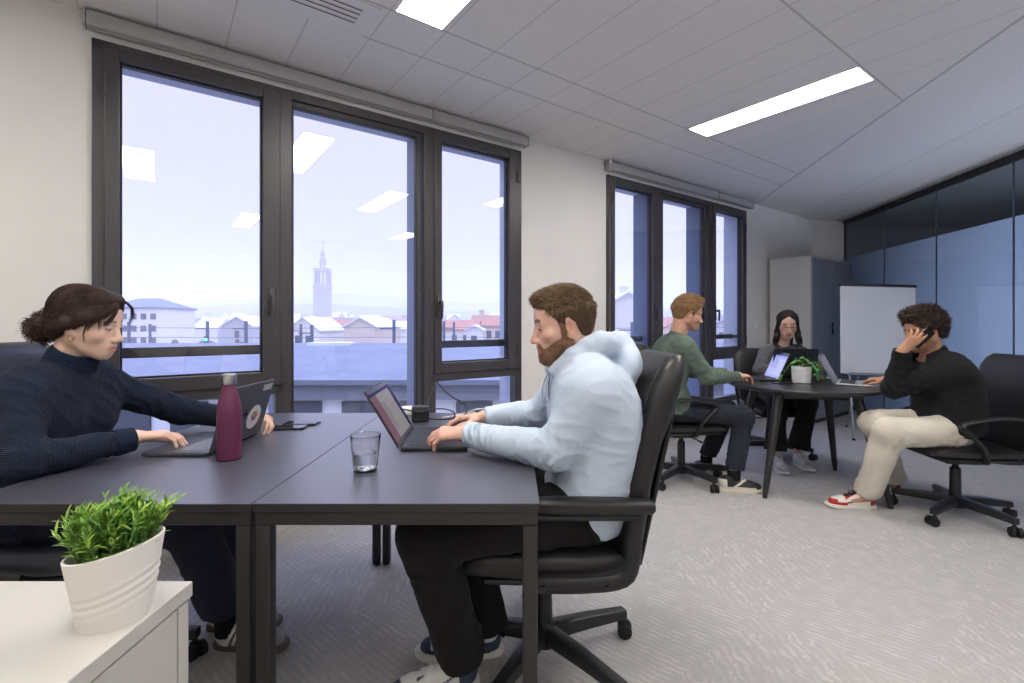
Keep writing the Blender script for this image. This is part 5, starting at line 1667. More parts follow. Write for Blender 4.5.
vine([(0, 0, .10), (-.07, .02, .14), (-.13, .02, .06), (-.19, .0, .02)], 8, .038)
vine([(0, 0, .10), (.03, -.05, .15), (.05, -.09, .10), (.06, -.11, .05)], 8, .036)
st_.build('stems', lm_, r, colors=np.array(cs)); lv.build('leaves', lm_, r, colors=np.array(cl))

# pens lying by the far laptop
mat('orange', lin(222, 140, 70), .5)
r = empty('marker_pen', (2.53, 3.93, .757), math.radians(25), 'orange and white marker lying behind the silver laptop', 'pen', 'markers on the round table')
m = MB(); m.tube([(-.05, 0, 0), (.03, 0, 0)], .008, 10); m.build('barrel', MATS['orange'], r)
m = MB(); m.tube([(.031, 0, 0), (.055, 0, 0)], .008, 10); m.build('cap', MATS['white_plastic'], r)
mat('marker_blue', lin(40, 50, 120), .4)
r = empty('marker_pen', (4.02, 5.035, .681), math.radians(8), 'dark blue marker lying in the tray of the flip chart', 'pen')
m = MB(); m.tube([(-.06, 0, 0), (.03, 0, 0)], .009, 10); m.build('barrel', MATS['marker_blue'], r)
m = MB(); m.tube([(.031, 0, 0), (.065, 0, 0)], .0095, 10); m.build('cap', MATS['marker_blue'], r)
# ------------------------------------------------------------------ the people
def skin_mat(name):
    m = mat(name, (.6, .4, .3), .48, spec=.35); t = NT(m)
    at = t.new('ShaderNodeAttribute'); at.attribute_name = 'Col'
    t.l.new(at.outputs['Color'], bsdf(m).inputs['Base Color'])
    b = bsdf(m); b.inputs['Subsurface Weight'].default_value = .22; b.inputs['Subsurface Radius'].default_value = (.012, .005, .003); b.inputs['Subsurface Scale'].default_value = .35
    n = t.noise(420, t.obj(), 3); t.l.new(t.bump(n, .12, .0006), b.inputs['Normal'])
    return m
skin_mat('skin')
def hair_mat(name):
    m = mat(name, (.05, .03, .02), .42, spec=.45); t = NT(m)
    at = t.new('ShaderNodeAttribute'); at.attribute_name = 'Col'
    t.l.new(at.outputs['Color'], bsdf(m).inputs['Base Color'])
    return m
hair_mat('hair'); bsdf(MATS['hair']).inputs['Roughness'].default_value = .55; bsdf(MATS['hair']).inputs['Specular IOR Level'].default_value = .3
def cloth(name, c1, c2, scale=60, kind='plain', bump=.3, rough=.9, sheen=.03):
    m = mat(name, c1, rough, spec=.2); t = NT(m); b = bsdf(m)
    b.inputs['Sheen Weight'].default_value = sheen; b.inputs['Sheen Roughness'].default_value = .5
    v = t.obj(); n = t.noise(scale, v, 4, .6)
    col = t.ramp(n, [(.3, c1), (.7, c2)])
    if kind == 'knit':
        sep = t.new('ShaderNodeSeparateXYZ'); t.l.new(v, sep.inputs[0])
        # waffle: little squares of raised yarn
        wv = t.mapping(v, (1, 1, 1))
        w1 = t.math('SINE', t.math('MULTIPLY', t.math('ADD', sep.outputs[0], sep.outputs[1]), 2*PI/.0105))
        w2 = t.math('SINE', t.math('MULTIPLY', sep.outputs[2], 2*PI/.0095))
        h = t.math('ADD', t.math('MULTIPLY', t.math('ABSOLUTE', w1), .5), t.math('MULTIPLY', t.math('ABSOLUTE', w2), .6))
        h2 = t.math('ADD', h, t.math('MULTIPLY', t.noise(500, v, 2), .35))
        t.l.new(t.bump(h2, .9, .0035), b.inputs['Normal'])
        fl = t.math('GREATER_THAN', t.noise(260, v, 2), .62)
        col = t.mix(t.math('MULTIPLY', fl, .5), col, tuple(x*2.4 + .01 for x in c2))
    elif kind == 'denim':
        f = t.noise(600, v, 2); t.l.new(t.bump(f, .4, .001), b.inputs['Normal'])
    else:
        f = t.noise(480, v, 3); t.l.new(t.bump(f, bump, .0009), b.inputs['Normal'])
    if kind == 'melange':
        fl = t.noise(330, v, 3); col = t.mix(t.math('MULTIPLY', fl, .35), col, tuple(x*.62 for x in c1))
    t.l.new(col, b.inputs['Base Color'])
    return m
cloth('hoodie_blue', lin(184, 198, 216), lin(196, 208, 224), 5, bump=.25)
cloth('hoodie_rib', lin(166, 184, 208), lin(178, 194, 214), 5, bump=.4)
cloth('trousers_black', lin(26, 25, 25), lin(32, 31, 31), 12)
cloth('sweater_navy', lin(24, 31, 48), lin(32, 41, 62), 90, 'knit')
cloth('sweater_navy_rib', lin(24, 34, 56), lin(34, 46, 72), 90, 'knit')
cloth('trousers_navy', lin(32, 36, 52), lin(38, 43, 60), 14)
cloth('sweatshirt_green', lin(88, 102, 92), lin(102, 116, 105), 22, 'melange')
cloth('jeans_navy', lin(34, 37, 46), lin(46, 50, 60), 20, 'denim')
cloth('sweater_grey', lin(86, 86, 90), lin(100, 100, 104), 30, 'melange')
cloth('jacket_black', lin(26, 26, 28), lin(32, 32, 34), 12)
cloth('trousers_cream', lin(206, 198, 182), lin(216, 209, 194), 9)
cloth('sock_white', lin(206, 206, 206), lin(214, 214, 214), 40)
cloth('sock_black', lin(22, 22, 24), lin(28, 28, 30), 40)

def A(*v): return np.array(v, dtype=float)

def top_mesh(J, e, arm, h, k=.03, hem=None, lo=0.0, seed=1, fold=1.0, neck_r=.062, neck_h=.03, cut_wrist=.0, chestadd=()):
    """a top's volume: torso, shoulders, sleeves, low collar"""
    pts = np.array([J[q] for q in ('pelvis','shR','shL','elR','elL','wrR','wrL','neck')] + [s for s in J['spine']])
    lo_, hi_ = pts.min(0) - .20, pts.max(0) + .17
    V = Vol(lo_, hi_, h)
    torso_prims(V, J, e, .04, lo)
    trap_prims(V, J, e)
    for c, r in chestadd: V.ell(c, r, None, .05)
    for S in 'RL':
        sh, el, wr = A(*J['sh'+S]), A(*J['el'+S]), A(*J['wr'+S])
        V.cap(sh, el, arm[0], arm[1], .035)
        V.cap(el, wr, arm[1]*.97, arm[2], .02)
    nk = A(*J['neck']); up = A(*J['neckdir']); up /= np.linalg.norm(up)
    V.cap(nk - up*.03, nk + up*neck_h, neck_r*1.12, neck_r, .03)
    if hem is not None:
        l = V.pts((slice(None),)*3)
        V.cut((hem - l[2]) + 0*l[0] + 0*l[1])
    for S in 'RL':
        wr, el = A(*J['wr'+S]), A(*J['el'+S]); d = (wr - el)/np.linalg.norm(wr - el)
        plane_cut(V, wr + d*cut_wrist, d, arm[2]*1.9)
    plane_cut(V, nk + up*neck_h, up, .10)
    return V

def fold_top(P, Q, J, arm, amp, seed=1, torso_amp=None):
    N = vnormals(P, Q)
    for i, S in enumerate('RL'):
        sh, el, wr = A(*J['sh'+S]), A(*J['el'+S]), A(*J['wr'+S])
        P = limb_folds(P, N, sh, el, arm[0]*1.75, amp, 17, seed+i, focus=.95, fw=.45)
        P = limb_folds(P, N, el, wr, arm[1]*1.7, amp*.9, 21, seed+i+5, focus=.1, fw=.4)
        P = limb_folds(P, N, el, wr, arm[1]*1.7, amp*.7, 30, seed+i+9, focus=.85, fw=.22)
        P = limb_folds(P, N, sh, el, arm[0]*1.75, amp*.4, 9, seed+i+3, tilt=1.3)
    ta = torso_amp if torso_amp is not None else amp*.9
    n1 = vnoise(P * A(1, 1, .55), 5.5, seed+20); n2 = vnoise(P * A(1, 1, 1.6), 9, seed+21)
    P = P + N * ((ta*(.7*n1) - ta*1.1*np.abs(n2)**.7 + ta*.5))[:, None]
    return P

def trousers(J, r, h, seed, parent, mname, amp=.006, hem=.10, label=None, flare=0.0, top=None):
    pts = np.array([J[q] for q in ('pelvis','hiR','hiL','knR','knL','anR','anL')])
    V = Vol(pts.min(0) - .17, pts.max(0) + .17, h)
    torso_prims(V, dict(J, tr=[J['tr'][0]*1.0]*2 + J['tr'][2:]), -.004, .03, 0, .22)
    for S in 'RL':
        hp, kn, an = A(*J['hi'+S]), A(*J['kn'+S]), A(*J['an'+S])
        V.cap(hp, kn, r[0], r[1], .04); V.cap(kn, an + (an-kn)*.05, r[1]*.98, r[2], .03)
        if flare: V.cap(kn*.3 + an*.7, an, r[2]*.9, r[2] + flare, .03)
    for S in 'RL':
        an, kn = A(*J['an'+S]), A(*J['kn'+S]); d = (an-kn)/np.linalg.norm(an-kn)
        plane_cut(V, an - d*hem*.35, d*.6 + A(0,0,-.6), r[2]*2.2)
    P, Q = V.mesh(); N = vnormals(P, Q)
    for i, S in enumerate('RL'):
        hp, kn, an = A(*J['hi'+S]), A(*J['kn'+S]), A(*J['an'+S])
        P = limb_folds(P, N, hp, kn, r[0]*1.6, amp, 13, seed+i, focus=.15, fw=.35, tilt=.8)
        P = limb_folds(P, N, hp, kn, r[0]*1.6, amp*.9, 17, seed+i+3, focus=.95, fw=.3)
        P = limb_folds(P, N, kn, an, r[1]*1.7, amp*.9, 13, seed+i+6, focus=.15, fw=.3)
        P = limb_folds(P, N, kn, an, r[1]*1.7, amp*1.1, 20, seed+i+9, focus=.92, fw=.25)
    P = P + N*(amp*.6*vnoise(P, 6, seed+30))[:, None]
    o = np_object(P, Q, 'trousers', MATS[mname], parent)
    if label: o['label'] = label
    return o

def ring_band(parent, name, c, d, r0, r1, w, mname, ribs=0, n=40, squash=1.0, label=None, th=.004):
    """a band of cloth round a wrist, neck or ankle"""
    d = Vector(d).normalized(); u = d.orthogonal().normalized(); v = d.cross(u)
    c = Vector(c); prof = [(-w/2, r0 - .003), (-w/2, r0 + th*.6), (-w*.3, r0 + th), (w*.3, r1 + th), (w/2, r1 + th*.6), (w/2, r1 - .003)]
    vs = []; 
    for s_, r_ in prof:
        for k in range(n):
            a = 2*PI*k/n; q = (.0009*math.cos(a*ribs) if ribs else 0)
            vs.append(c + d*s_ + u*((r_+q)*math.cos(a)) + v*((r_+q)*math.sin(a)*squash))
    fs = []
    m_ = len(prof)
    for i in range(m_):
        for k in range(n):
            k2 = (k+1) % n; i2 = (i+1) % m_
            fs.append((i*n+k, i*n+k2, i2*n+k2, i2*n+k))
    mb = MB(); mb.add(vs, fs)
    o = mb.build(name, MATS[mname], parent, world=False)
    return o
def rel(parent, *pts):
    Mi = root_matrix(parent).inverted()
    return [Mi @ Vector(p) for p in pts]
def wband(parent_root, parent, name, c, d, *a, **k):
    Mi = root_matrix(parent_root).inverted()
    return ring_band(parent, name, Mi @ Vector(c), Mi.to_3x3() @ Vector(d), *a, **k)

def glasses(root, f, color='bezel', w_=1.0):
    Mi = root_matrix(root).inverted()
    m = MB()
    for s in (-1, 1):
        pts = [Mi @ Vector(f.p(s*.033 + .0235*math.cos(a), .1085 - .012*abs(math.cos(a)*.5 + s*.5)*1.0, -.006 + .0185*math.sin(a))) for a in np.linspace(0, 2*PI, 21)]
        m.tube(pts, .0016, 6, cap=False)
        m.tube([Mi @ Vector(f.p(s*.057, .100, .002)), Mi @ Vector(f.p(s*.074, .070, .003)), Mi @ Vector(f.p(s*.079, .0, .002)), Mi @ Vector(f.p(s*.078, -.020, -.012))], .0016, 6)
    m.tube([Mi @ Vector(f.p(-.011, .110, .0)), Mi @ Vector(f.p(0, .114, .004)), Mi @ Vector(f.p(.011, .110, .0))], .0016, 6)
    o = m.build('glasses', MATS[color], root)
    return o

def scalp(f, h, th=.012, male=True, face=None, back=None, extra=(), w=1.0, cutears=True):
    """hair volume over the skull; face: y limit by z, back: z limit by y"""
    V = Vol(f.o - .20*f.s, f.o + .20*f.s, h)
    w = 1.0 if male else .95
    V.ell(f.p(0, -.018, .030), A(.076*w + th, .098 + th, .088 + th)*f.s, f.R, 0)
    V.ell(f.p(0, .020, .045), A(.064*w + th*.8, .060 + th, .052 + th)*f.s, f.R, .02*f.s)
    V.ell(f.p(0, -.050, -.020), A(.060*w + th*.6, .045 + th*.8, .060)*f.s, f.R, .02*f.s)
    for c, r, k in extra: V.ell(f.p(*c), A(*r)*f.s, f.R, k*f.s)
    x, y, z = V.local(f)
    if face is not None:
        lim = np.interp(z, [p[0] for p in face], [p[1] for p in face])
        V.cut(((y - lim) * f.s))
    if back is not None:
        lim = np.interp(y, [p[0] for p in back], [p[1] for p in back])
        V.cut(((lim - z) * f.s))
    return V

def finish_person(root): pass

# ================================================= the man in the pale blue hoodie
o1 = dict(skin=lin(214, 172, 153), red=lin(208, 140, 124), lipc=lin(176, 104, 96), brow=lin(92, 66, 50), male=True, nose=.95, neckr=.062, browt=.0056)
R1 = empty('person', (.26, 1.70, 0), 0, 'person in a pale blue hoodie typing on a laptop, short brown hair and beard', 'person')
f1 = Fr((.172, 1.640, 1.203), (-.97, -.06, -.20), sc=1.0)
sR = A(0, 1, 0)
J1 = dict(pelvis=(.255, 1.70, .60), spine=[(.255, 1.70, .60), (.280, 1.69, .75), (.278, 1.68, .91), (.245, 1.672, 1.010)], side=[sR]*4, hw=[.085, .075, .095, .135], tr=[.118, .118, .125, .075],
          neck=(.248, 1.665, 1.070), neckdir=(-.45, -.05, .9),
          shR=(.230, 1.865, .985), shL=(.245, 1.485, .980), elR=(.12, 2.03, .825), elL=(.135, 1.505, .808), wrR=(-.115, 1.985, .815), wrL=(-.155, 1.715, .808),
          hiR=(.24, 1.80, .60), hiL=(.24, 1.58, .595), knR=(-.215, 1.82, .555), knL=(-.262, 1.475, .560), anR=(-.095, 1.765, .125), anL=(-.175, 1.60, .135), toR=(-.28, 1.83, .06), toL=(-.28, 1.57, .06))
J1['handL'] = Fr((-.155, 1.715, .812), (-.985, .10, -.02), (.0, -.32, 1), 1.07)
J1['handR'] = Fr((-.115, 1.985, .818), (-.97, -.16, -.02), (.05, .25, 1), 1.07)
J1['hkL'] = dict(curls=[(28, 34, 18), (33, 36, 18), (36, 38, 20), (40, 38, 20)], thumb=[(-.62, .72, -.28), (-.30, .90, -.30), (-.1, .95, -.3)])
J1['hkR'] = dict(curls=[(24, 34, 18), (30, 38, 18), (34, 38, 20), (40, 40, 20)], thumb=[(-.62, .72, -.28), (-.30, .90, -.30), (-.1, .95, -.3)])
body_mesh(J1, f1, o1, .0036, R1, MATS['skin'])

arm1 = (.078, .062, .046)
V = top_mesh(J1, .016, arm1, .0055, hem=.525, neck_r=.066, neck_h=.005, cut_wrist=-.004)
V.ell((.268, 1.69, .66), (.128, .200, .12), None, .05)
# hood lying open on the shoulders behind the neck, its edges running down to the zip
for a, b, r1_, r2_ in (((.135, 1.600, 1.045), (.205, 1.575, 1.100), .018, .028), ((.205, 1.575, 1.105), (.290, 1.585, 1.135), .028, .040), ((.290, 1.585, 1.135), (.365, 1.665, 1.130), .040, .046),
                       ((.365, 1.665, 1.130), (.30, 1.75, 1.13), .046, .040), ((.30, 1.75, 1.13), (.205, 1.755, 1.10), .040, .028), ((.205, 1.755, 1.095), (.135, 1.715, 1.04), .028, .018)):
    V.cap(a, b, r1_, r2_, .012)
V.ell((.390, 1.67, 1.065), (.050, .115, .075), None, .03)
V.ell((.272, 1.667, 1.175), (.070, .070, .075), None, .015, 's')
V.cap((.150, 1.655, 1.03), (.10, 1.655, .93), .012, .008, .012, 's')
P, Q = V.mesh(); P = fold_top(P, Q, J1, arm1, .0080, 3, .0030)
hd = np_object(P, Q, 'hoodie', MATS['hoodie_blue'], R1)
for S in 'RL':
    wr, el = A(*J1['wr'+S]), A(*J1['el'+S]); d = (wr-el)/np.linalg.norm(wr-el)
    wband(R1, hd, 'cuff', wr - d*.036, d, .043, .037, .062, 'hoodie_rib', 46, 92)
m = MB(); Mi = root_matrix(R1).inverted()
m.tube([Mi @ Vector(p) for p in bez([(.140, 1.62, 1.055), (.118, 1.615, 1.01), (.108, 1.605, .97), (.120, 1.60, .94)], 12)], .0030, 6)
m.tube([Mi @ Vector(p) for p in bez([(.138, 1.70, 1.050), (.115, 1.70, 1.0), (.106, 1.705, .96), (.11, 1.71, .93)], 12)], .0030, 6)
m.build('drawstring', MATS['hoodie_rib'], hd)
m = MB(); m.tube([Mi @ Vector(p) for p in bez([(.128, 1.66, 1.03), (.128, 1.66, .95), (.155, 1.665, .85), (.16, 1.67, .75), (.135, 1.67, .66)], 30)], .0032, 6); m.build('zip', MATS['steel'], hd)

trousers(J1, (.102, .088, .078), .006, 4, R1, 'trousers_black', .0055, -.16)
def shoe_navy(L):
    x, y, z = L[:,0], L[:,1], L[:,2]
    navy = A(*lin(48, 60, 84)); white = A(*lin(214, 212, 208)); C = np.tile(white, (len(L), 1))
    toe = (y > .245) | ((z < .045) & (y > .20)); heel = (y < .075) & (z < .085); eye = (z > .070) & (y > .085) & (y < .20) & (np.abs(x) > .014) & (z > .12 - .35*(y - .06))
    mid = (z < .050) & (y > .02) & (y < .12)
    C[(toe & (z > .03)) | heel | eye] = navy
    C[(z > .098)] = navy
    sw = np.abs(z - (.040 + 1.2*np.maximum(0, (.17 - y))**1.5)) < .0035 + .05*np.maximum(0, y - .10)
    C[sw & (y > .05) & (y < .19) & (np.abs(x) > .02)] = navy
    return C
shoe(R1, 'shoe', (-.112, 1.625, 0), (-.93, -.36, 0), .305, shoe_navy, lin(222, 220, 214), lin(226, 224, 220), collar=.105)
shoe(R1, 'shoe', (-.035, 1.775, 0), (-.99, -.10, 0), .305, shoe_navy, lin(222, 220, 214), lin(226, 224, 220), collar=.105)
mat('strap_green', lin(50, 62, 52), .7)
wband(R1, R1, 'wristwatch', A(-.115, 1.985, .815) + A(-.022, -.004, .002), (-.97, -.16, 0), .0300, .0295, .020, 'strap_green', 0, 40, .85)

for S in 'RL':
    an = A(*J1['an'+S]); wband(R1, R1, 'sock', an + A(0, 0, -.015), (0, 0, 1), .043, .043, .085, 'sock_white', 30, 60)
# short hair, fuller and swept forward on top; close beard
fc = [(-.12, .004), (-.045, .014), (-.02, .022), (.012, .028), (.030, .044), (.052, .060), (.070, .078), (.14, .10)]
bk = [(-.13, -.085), (-.09, -.080), (-.045, -.052), (-.030, .000), (-.002, .016), (.008, -.035), (.03, -.040)]
V = scalp(f1, .0034, .0045, True, fc, bk, extra=(((0, .046, .088), (.050, .044, .026), .02), ((0, .0, .098), (.056, .07, .024), .02)))
P, Q = V.mesh(); hc = A(*lin(92, 72, 52)); C = np.tile(hc*.8, (len(P), 1)) * (1 + .12*vnoise(P, 90, 5))[:, None]
def flow1(l):
    if l[2] > .055: return (.15*np.sign(l[0]) + .15, 1.0, .30 if l[1] < .03 else .1)
    return (0, -.30 if l[1] < .0 else .1, -1)
S1 = hair_strands(P, Q, f1, 3600, flow1, .024, .0011, 5, .007, (lin(60, 46, 33), lin(150, 122, 90)), lambda l: l[2] > .040, 2, .42, lenfn=lambda l: .7 + 1.3*max(0, l[2]-.05)*10, tip=.3)
S2 = hair_strands(P, Q, f1, 1500, flow1, .013, .0010, 3, .002, (lin(70, 53, 40), lin(104, 82, 62)), lambda l: l[2] <= .045, 3, .2)
P, Q, C = join_np([(P, Q, C), S1, S2]); np_object(P, Q, 'hair', MATS['hair'], R1, C)
V = Vol(f1.o - .17, f1.o + .17, .0034)
for x in (-1, 1):
    V.cap(f1.p(x*.0545, .000, -.030), f1.p(x*.0535, .000, -.062), .0185*f1.s, .0205*f1.s, .012); V.cap(f1.p(x*.0530, -.004, -.064), f1.p(x*.017, .066, -.104), .0205*f1.s, .0205*f1.s, .02)
    V.cap(f1.p(x*.046, .035, -.062), f1.p(x*.022, .072, -.086), .0195*f1.s, .0190*f1.s, .02)
    V.cap(f1.p(x*.064, .014, -.002), f1.p(x*.058, .006, -.035), .010*f1.s, .0165*f1.s, .012)
V.ell(f1.p(0, .076, -.106), A(.029, .025, .022)*f1.s, f1.R, .02)
V.ell(f1.p(0, .042, -.094), A(.042, .050, .026)*f1.s, f1.R, .02)
V.cap(f1.p(-.020, .093, -.0595), f1.p(.020, .093, -.0595), .0055*f1.s, .0055*f1.s, .006)
for x in (-1, 1): V.cap(f1.p(x*.020, .092, -.060), f1.p(x*.027, .084, -.078), .0055*f1.s, .0065*f1.s, .008)
P, Q = V.mesh(); P = P + vnormals(P, Q)*(.0008*vnoise(P, 70, 8))[:, None]
C = np.tile(A(*lin(128, 94, 74)), (len(P), 1)) * (1 + .15*vnoise(P, 80, 5))[:, None]
S1 = hair_strands(P, Q, f1, 2200, lambda l: (0, .35, -1), .012, .0009, 3, .004, (lin(96, 70, 54), lin(168, 126, 98)), None, 5, .35)
P, Q, C = join_np([(P, Q, C), S1]); np_object(P, Q, 'beard', MATS['hair'], R1, C)

# ================================================= the woman with the hair bun
o2 = dict(skin=lin(228, 192, 172), red=lin(226, 168, 150), lipc=lin(206, 136, 126), brow=lin(96, 70, 58), male=False, nose=.85, neckr=.047, browt=.0034, browk=.8, lip=1.05)
R2 = empty('person', (-1.56, 1.66, 0), 0, 'person in a navy turtleneck jumper typing at the desk, dark hair in a low bun', 'person')
f2 = Fr((-1.458, 1.668, 1.207), (.95, .16, -.24), up=(.05, -.06, 1), sc=.965)
sR = A(0, -1, 0)
J2 = dict(pelvis=(-1.57, 1.66, .59), spine=[(-1.57, 1.66, .59), (-1.605, 1.66, .73), (-1.590, 1.665, .88), (-1.550, 1.67, .985)], side=[sR]*4, hw=[.085, .055, .072, .110], tr=[.112, .098, .108, .062],
          neck=(-1.535, 1.670, 1.040), neckdir=(.42, 0, .9),
          shR=(-1.530, 1.505, .965), shL=(-1.560, 1.840, .970), elR=(-1.425, 1.400, .800), elL=(-1.385, 2.030, .835), wrR=(-1.290, 1.640, .808), wrL=(-1.120, 2.060, .797),
          hiR=(-1.55, 1.57, .585), hiL=(-1.55, 1.76, .585), knR=(-1.075, 1.61, .550), knL=(-1.10, 1.78, .55), anR=(-1.055, 1.80, .115), anL=(-1.150, 1.90, .115), toR=(-.94, 1.79, .05), toL=(-1.03, 1.91, .05))
J2['handR'] = Fr((-1.290, 1.640, .816), (.74, .67, -.04), (.1, .1, 1), 1.04)
J2['handL'] = Fr((-1.120, 2.060, .810), (.97, -.22, -.05), (.0, .45, .9), 1.03)
J2['hkR'] = dict(curls=[(18, 30, 16), (24, 32, 16), (28, 34, 18), (32, 36, 18)], thumb=[(-.70, .66, -.26), (-.40, .88, -.22), (-.2, .95, -.2)], wr=.024, fat=.9)
J2['hkL'] = dict(curls=[(40, 40, 22), (46, 44, 24), (50, 46, 24), (54, 46, 24)], thumb=[(-.55, .80, -.20), (-.20, .96, -.15), (0, 1, -.1)], wr=.024, fat=.9)
body_mesh(J2, f2, o2, .0036, R2, MATS['skin'])
arm2 = (.068, .054, .040)
V = top_mesh(J2, .017, arm2, .0055, hem=.53, neck_r=.060, neck_h=.060, cut_wrist=.004, chestadd=(((-1.51, 1.60, .875), (.06, .07, .065)), ((-1.51, 1.745, .875), (.06, .07, .065))))
V.ell((-1.57, 1.66, .64), (.125, .185, .11), None, .05)
P, Q = V.mesh(); P = fold_top(P, Q, J2, arm2, .0060, 11, .0045)
sw2 = np_object(P, Q, 'jumper', MATS['sweater_navy'], R2)
nk = A(*J2['neck']); up = A(*J2['neckdir']); up /= np.linalg.norm(up)
wband(R2, sw2, 'collar', nk + up*.040, up, .0625, .0575, .070, 'sweater_navy_rib', 60, 120, 1.0, th=.012)
for S in 'RL':
    wr, el = A(*J2['wr'+S]), A(*J2['el'+S]); d = (wr-el)/np.linalg.norm(wr-el)
    wband(R2, sw2, 'cuff', wr - d*.022, d, .040, .036, .055, 'sweater_navy_rib', 40, 80)
trousers(J2, (.092, .078, .076), .006, 14, R2, 'trousers_navy', .006, .14, flare=.0)
def shoe_white(L):
    x, y, z = L[:,0], L[:,1], L[:,2]
    C = np.tile(A(*lin(206, 204, 200)), (len(L), 1)); k = A(*lin(40, 42, 48)); g = A(*lin(150, 148, 148))
    C[(y > .235)] = g
    for y0 in (.095, .118, .141):
        C[(np.abs(x) > .022) & (np.abs(y - y0 - .45*(z - .05)) < .0050) & (z < .085)] = k
    C[(y < .045) & (z > .065)] = k
    return C
shoe(R2, 'shoe', (-1.105, 1.815, 0), (.985, -.13, 0), .275, shoe_white, lin(98, 86, 74), lin(200, 198, 196), collar=.085)
shoe(R2, 'shoe', (-1.200, 1.915, 0), (.995, .03, 0), .275, shoe_white, lin(98, 86, 74), lin(200, 198, 196), collar=.085)
for S in 'RL':
    an = A(*J2['an'+S]); wband(R2, R2, 'sock', an + A(0, 0, -.002), (0, 0, 1), .040, .041, .12, 'sock_black', 30, 60)
# hair drawn back over the ears into a curly low bun
fc = [(-.12, -.03), (-.05, -.012), (-.02, .004), (.012, .034), (.030, .056), (.050, .072), (.070, .086), (.14, .11)]
bk = [(-.20, -.115), (-.11, -.105), (-.08, -.090), (-.05, -.066), (-.02, -.034), (.005, -.020), (.03, -.005), (.06, .014), (.1, .03)]
V = scalp(f2, .0034, .012, False, fc, bk, extra=(((.0, .03, .096), (.060, .06, .026), .02), ((0, -.055, .045), (.072, .062, .075), .02), ((0, -.062, -.040), (.060, .050, .058), .03)))
for sgn in (-1, 1):
    V.cap(f2.p(sgn*.066, .030, .030), f2.p(sgn*.074, -.020, .0), .018, .018, .015); V.cap(f2.p(sgn*.074, -.020, -.004), f2.p(sgn*.030, -.095, -.050), .018, .022, .015)
V.ell(f2.p(.0, -.134, -.052), A(.050, .040, .050), f2.R, .010)
P, Q = V.mesh(); P = P + vnormals(P, Q)*(.0012*vnoise(P*A(1,1,1), 28, 8))[:, None]
C = np.tile(A(*lin(50, 36, 32)), (len(P), 1)) * (1 + .15*vnoise(P, 60, 5))[:, None]
def flow2(l):
    if l[1] < -.10 and l[2] < .02: return (math.sin(l[2]*120)*1.2, math.cos(l[0]*110), math.sin(l[1]*150))
    t = A(0, -.125, -.055) - A(*l); t[0] *= .9; s = t/np.linalg.norm(t)
    if l[2] > .045: s = s + A(.75*np.sign(l[0] + .012), -.3, 0)*max(0, (l[2] - .03)*9)
    return tuple(s)
S1 = hair_strands(P, Q, f2, 3000, flow2, .055, .0010, 6, .0025, (lin(34, 24, 22), lin(86, 62, 52)), lambda l: not (l[1] < -.105 and l[2] < .01), 7, .13)
S2 = hair_strands(P, Q, f2, 700, flow2, .050, .0016, 8, .012, (lin(44, 30, 26), lin(98, 68, 54)), lambda l: l[1] < -.095 and l[2] < .01, 8, .6, curl=1.1, gravity=.3)
# loose wisps at the brow and before the ear
W_ = []
rs = np.random.RandomState(4)
def wisp(pts, n, sp, wd, seed):
    OV = []; OF = []; OC = []; r_ = np.random.RandomState(seed)
    for i in range(n):
        j = r_.normal(size=3)*sp; c = bez([f2.p(*(A(*p) + j*(.4 + .9*q/len(pts)))) for q, p in enumerate(pts)], 10)
        base = len(OV); col = A(*lin(52, 36, 30))*(.7 + .9*r_.rand())
        for k, p in enumerate(c):
            T = c[min(k+1, 9)] - c[max(k-1, 0)]; T /= np.linalg.norm(T); nn = p - f2.o; sd = np.cross(T, nn); sd /= np.linalg.norm(sd); nn /= np.linalg.norm(nn)
            w_ = wd*(1 - .8*k/9)
            OV += [p - sd*w_, p + sd*w_, p + nn*w_*.7]; OC += [col]*3
        for k in range(9):
            b0 = base + 3*k; b1 = b0 + 3; OF += [(b0, b0+1, b1+1, b1), (b0+1, b0+2, b1+2, b1+1), (b0+2, b0, b1, b1+2)]
    return np.array(OV), np.array(OF), np.array(OC)
wisps = [wisp([(.010, .070, .108), (.035, .098, .075), (.052, .098, .040), (.060, .088, .012)], 60, .0035, .0012, 1),
         wisp([(.010, .075, .106), (.050, .092, .070), (.066, .070, .035), (.076, .035, .012), (.078, .005, .005)], 80, .0040, .0012, 2),
         wisp([(-.005, .075, .108), (-.030, .104, .080), (-.050, .104, .045), (-.060, .096, .018)], 60, .0035, .0012, 3),
         wisp([(.030, .070, .100), (.062, .074, .055), (.074, .045, .020), (.080, .015, .004), (.078, -.02, -.012)], 70, .0045, .0012, 21),
         wisp([(.078, .015, .015), (.082, -.005, -.008), (.080, -.03, -.03), (.068, -.06, -.05)], 60, .0050, .0011, 22),
         wisp([(.055, .060, .070), (.070, .062, .035), (.074, .050, .005), (.072, .040, -.015)], 16, .0040, .0009, 23),
         wisp([(.070, .045, .030), (.074, .040, .000), (.070, .034, -.030), (.064, .040, -.060)], 8, .0020, .0008, 4),
         wisp([(.064, .060, .050), (.066, .072, .020), (.060, .074, -.005)], 10, .0030, .0008, 5),
         wisp([(-.02, -.12, -.06), (-.01, -.14, -.085), (.01, -.15, -.10)], 20, .008, .0009, 6),
         wisp([(.03, -.14, -.03), (.035, -.165, -.04), (.03, -.17, -.06), (.04, -.16, -.075)], 24, .010, .0010, 7)]
P, Q, C = join_np([(P, Q, C), S1, S2] + wisps); np_object(P, Q, 'hair', MATS['hair'], R2, C)
mat('gold', lin(222, 186, 110), .25, 1.0)
m = MB(); Mi = root_matrix(R2).inverted()
m.tube([Mi @ Vector(f2.p(.080 + .002*math.sin(a), .004 + .0095*math.cos(a), -.052 + .0095*math.sin(a))) for a in np.linspace(0, 2*PI, 18)], .0017, 8, cap=False); m.build('earring', MATS['gold'], R2)

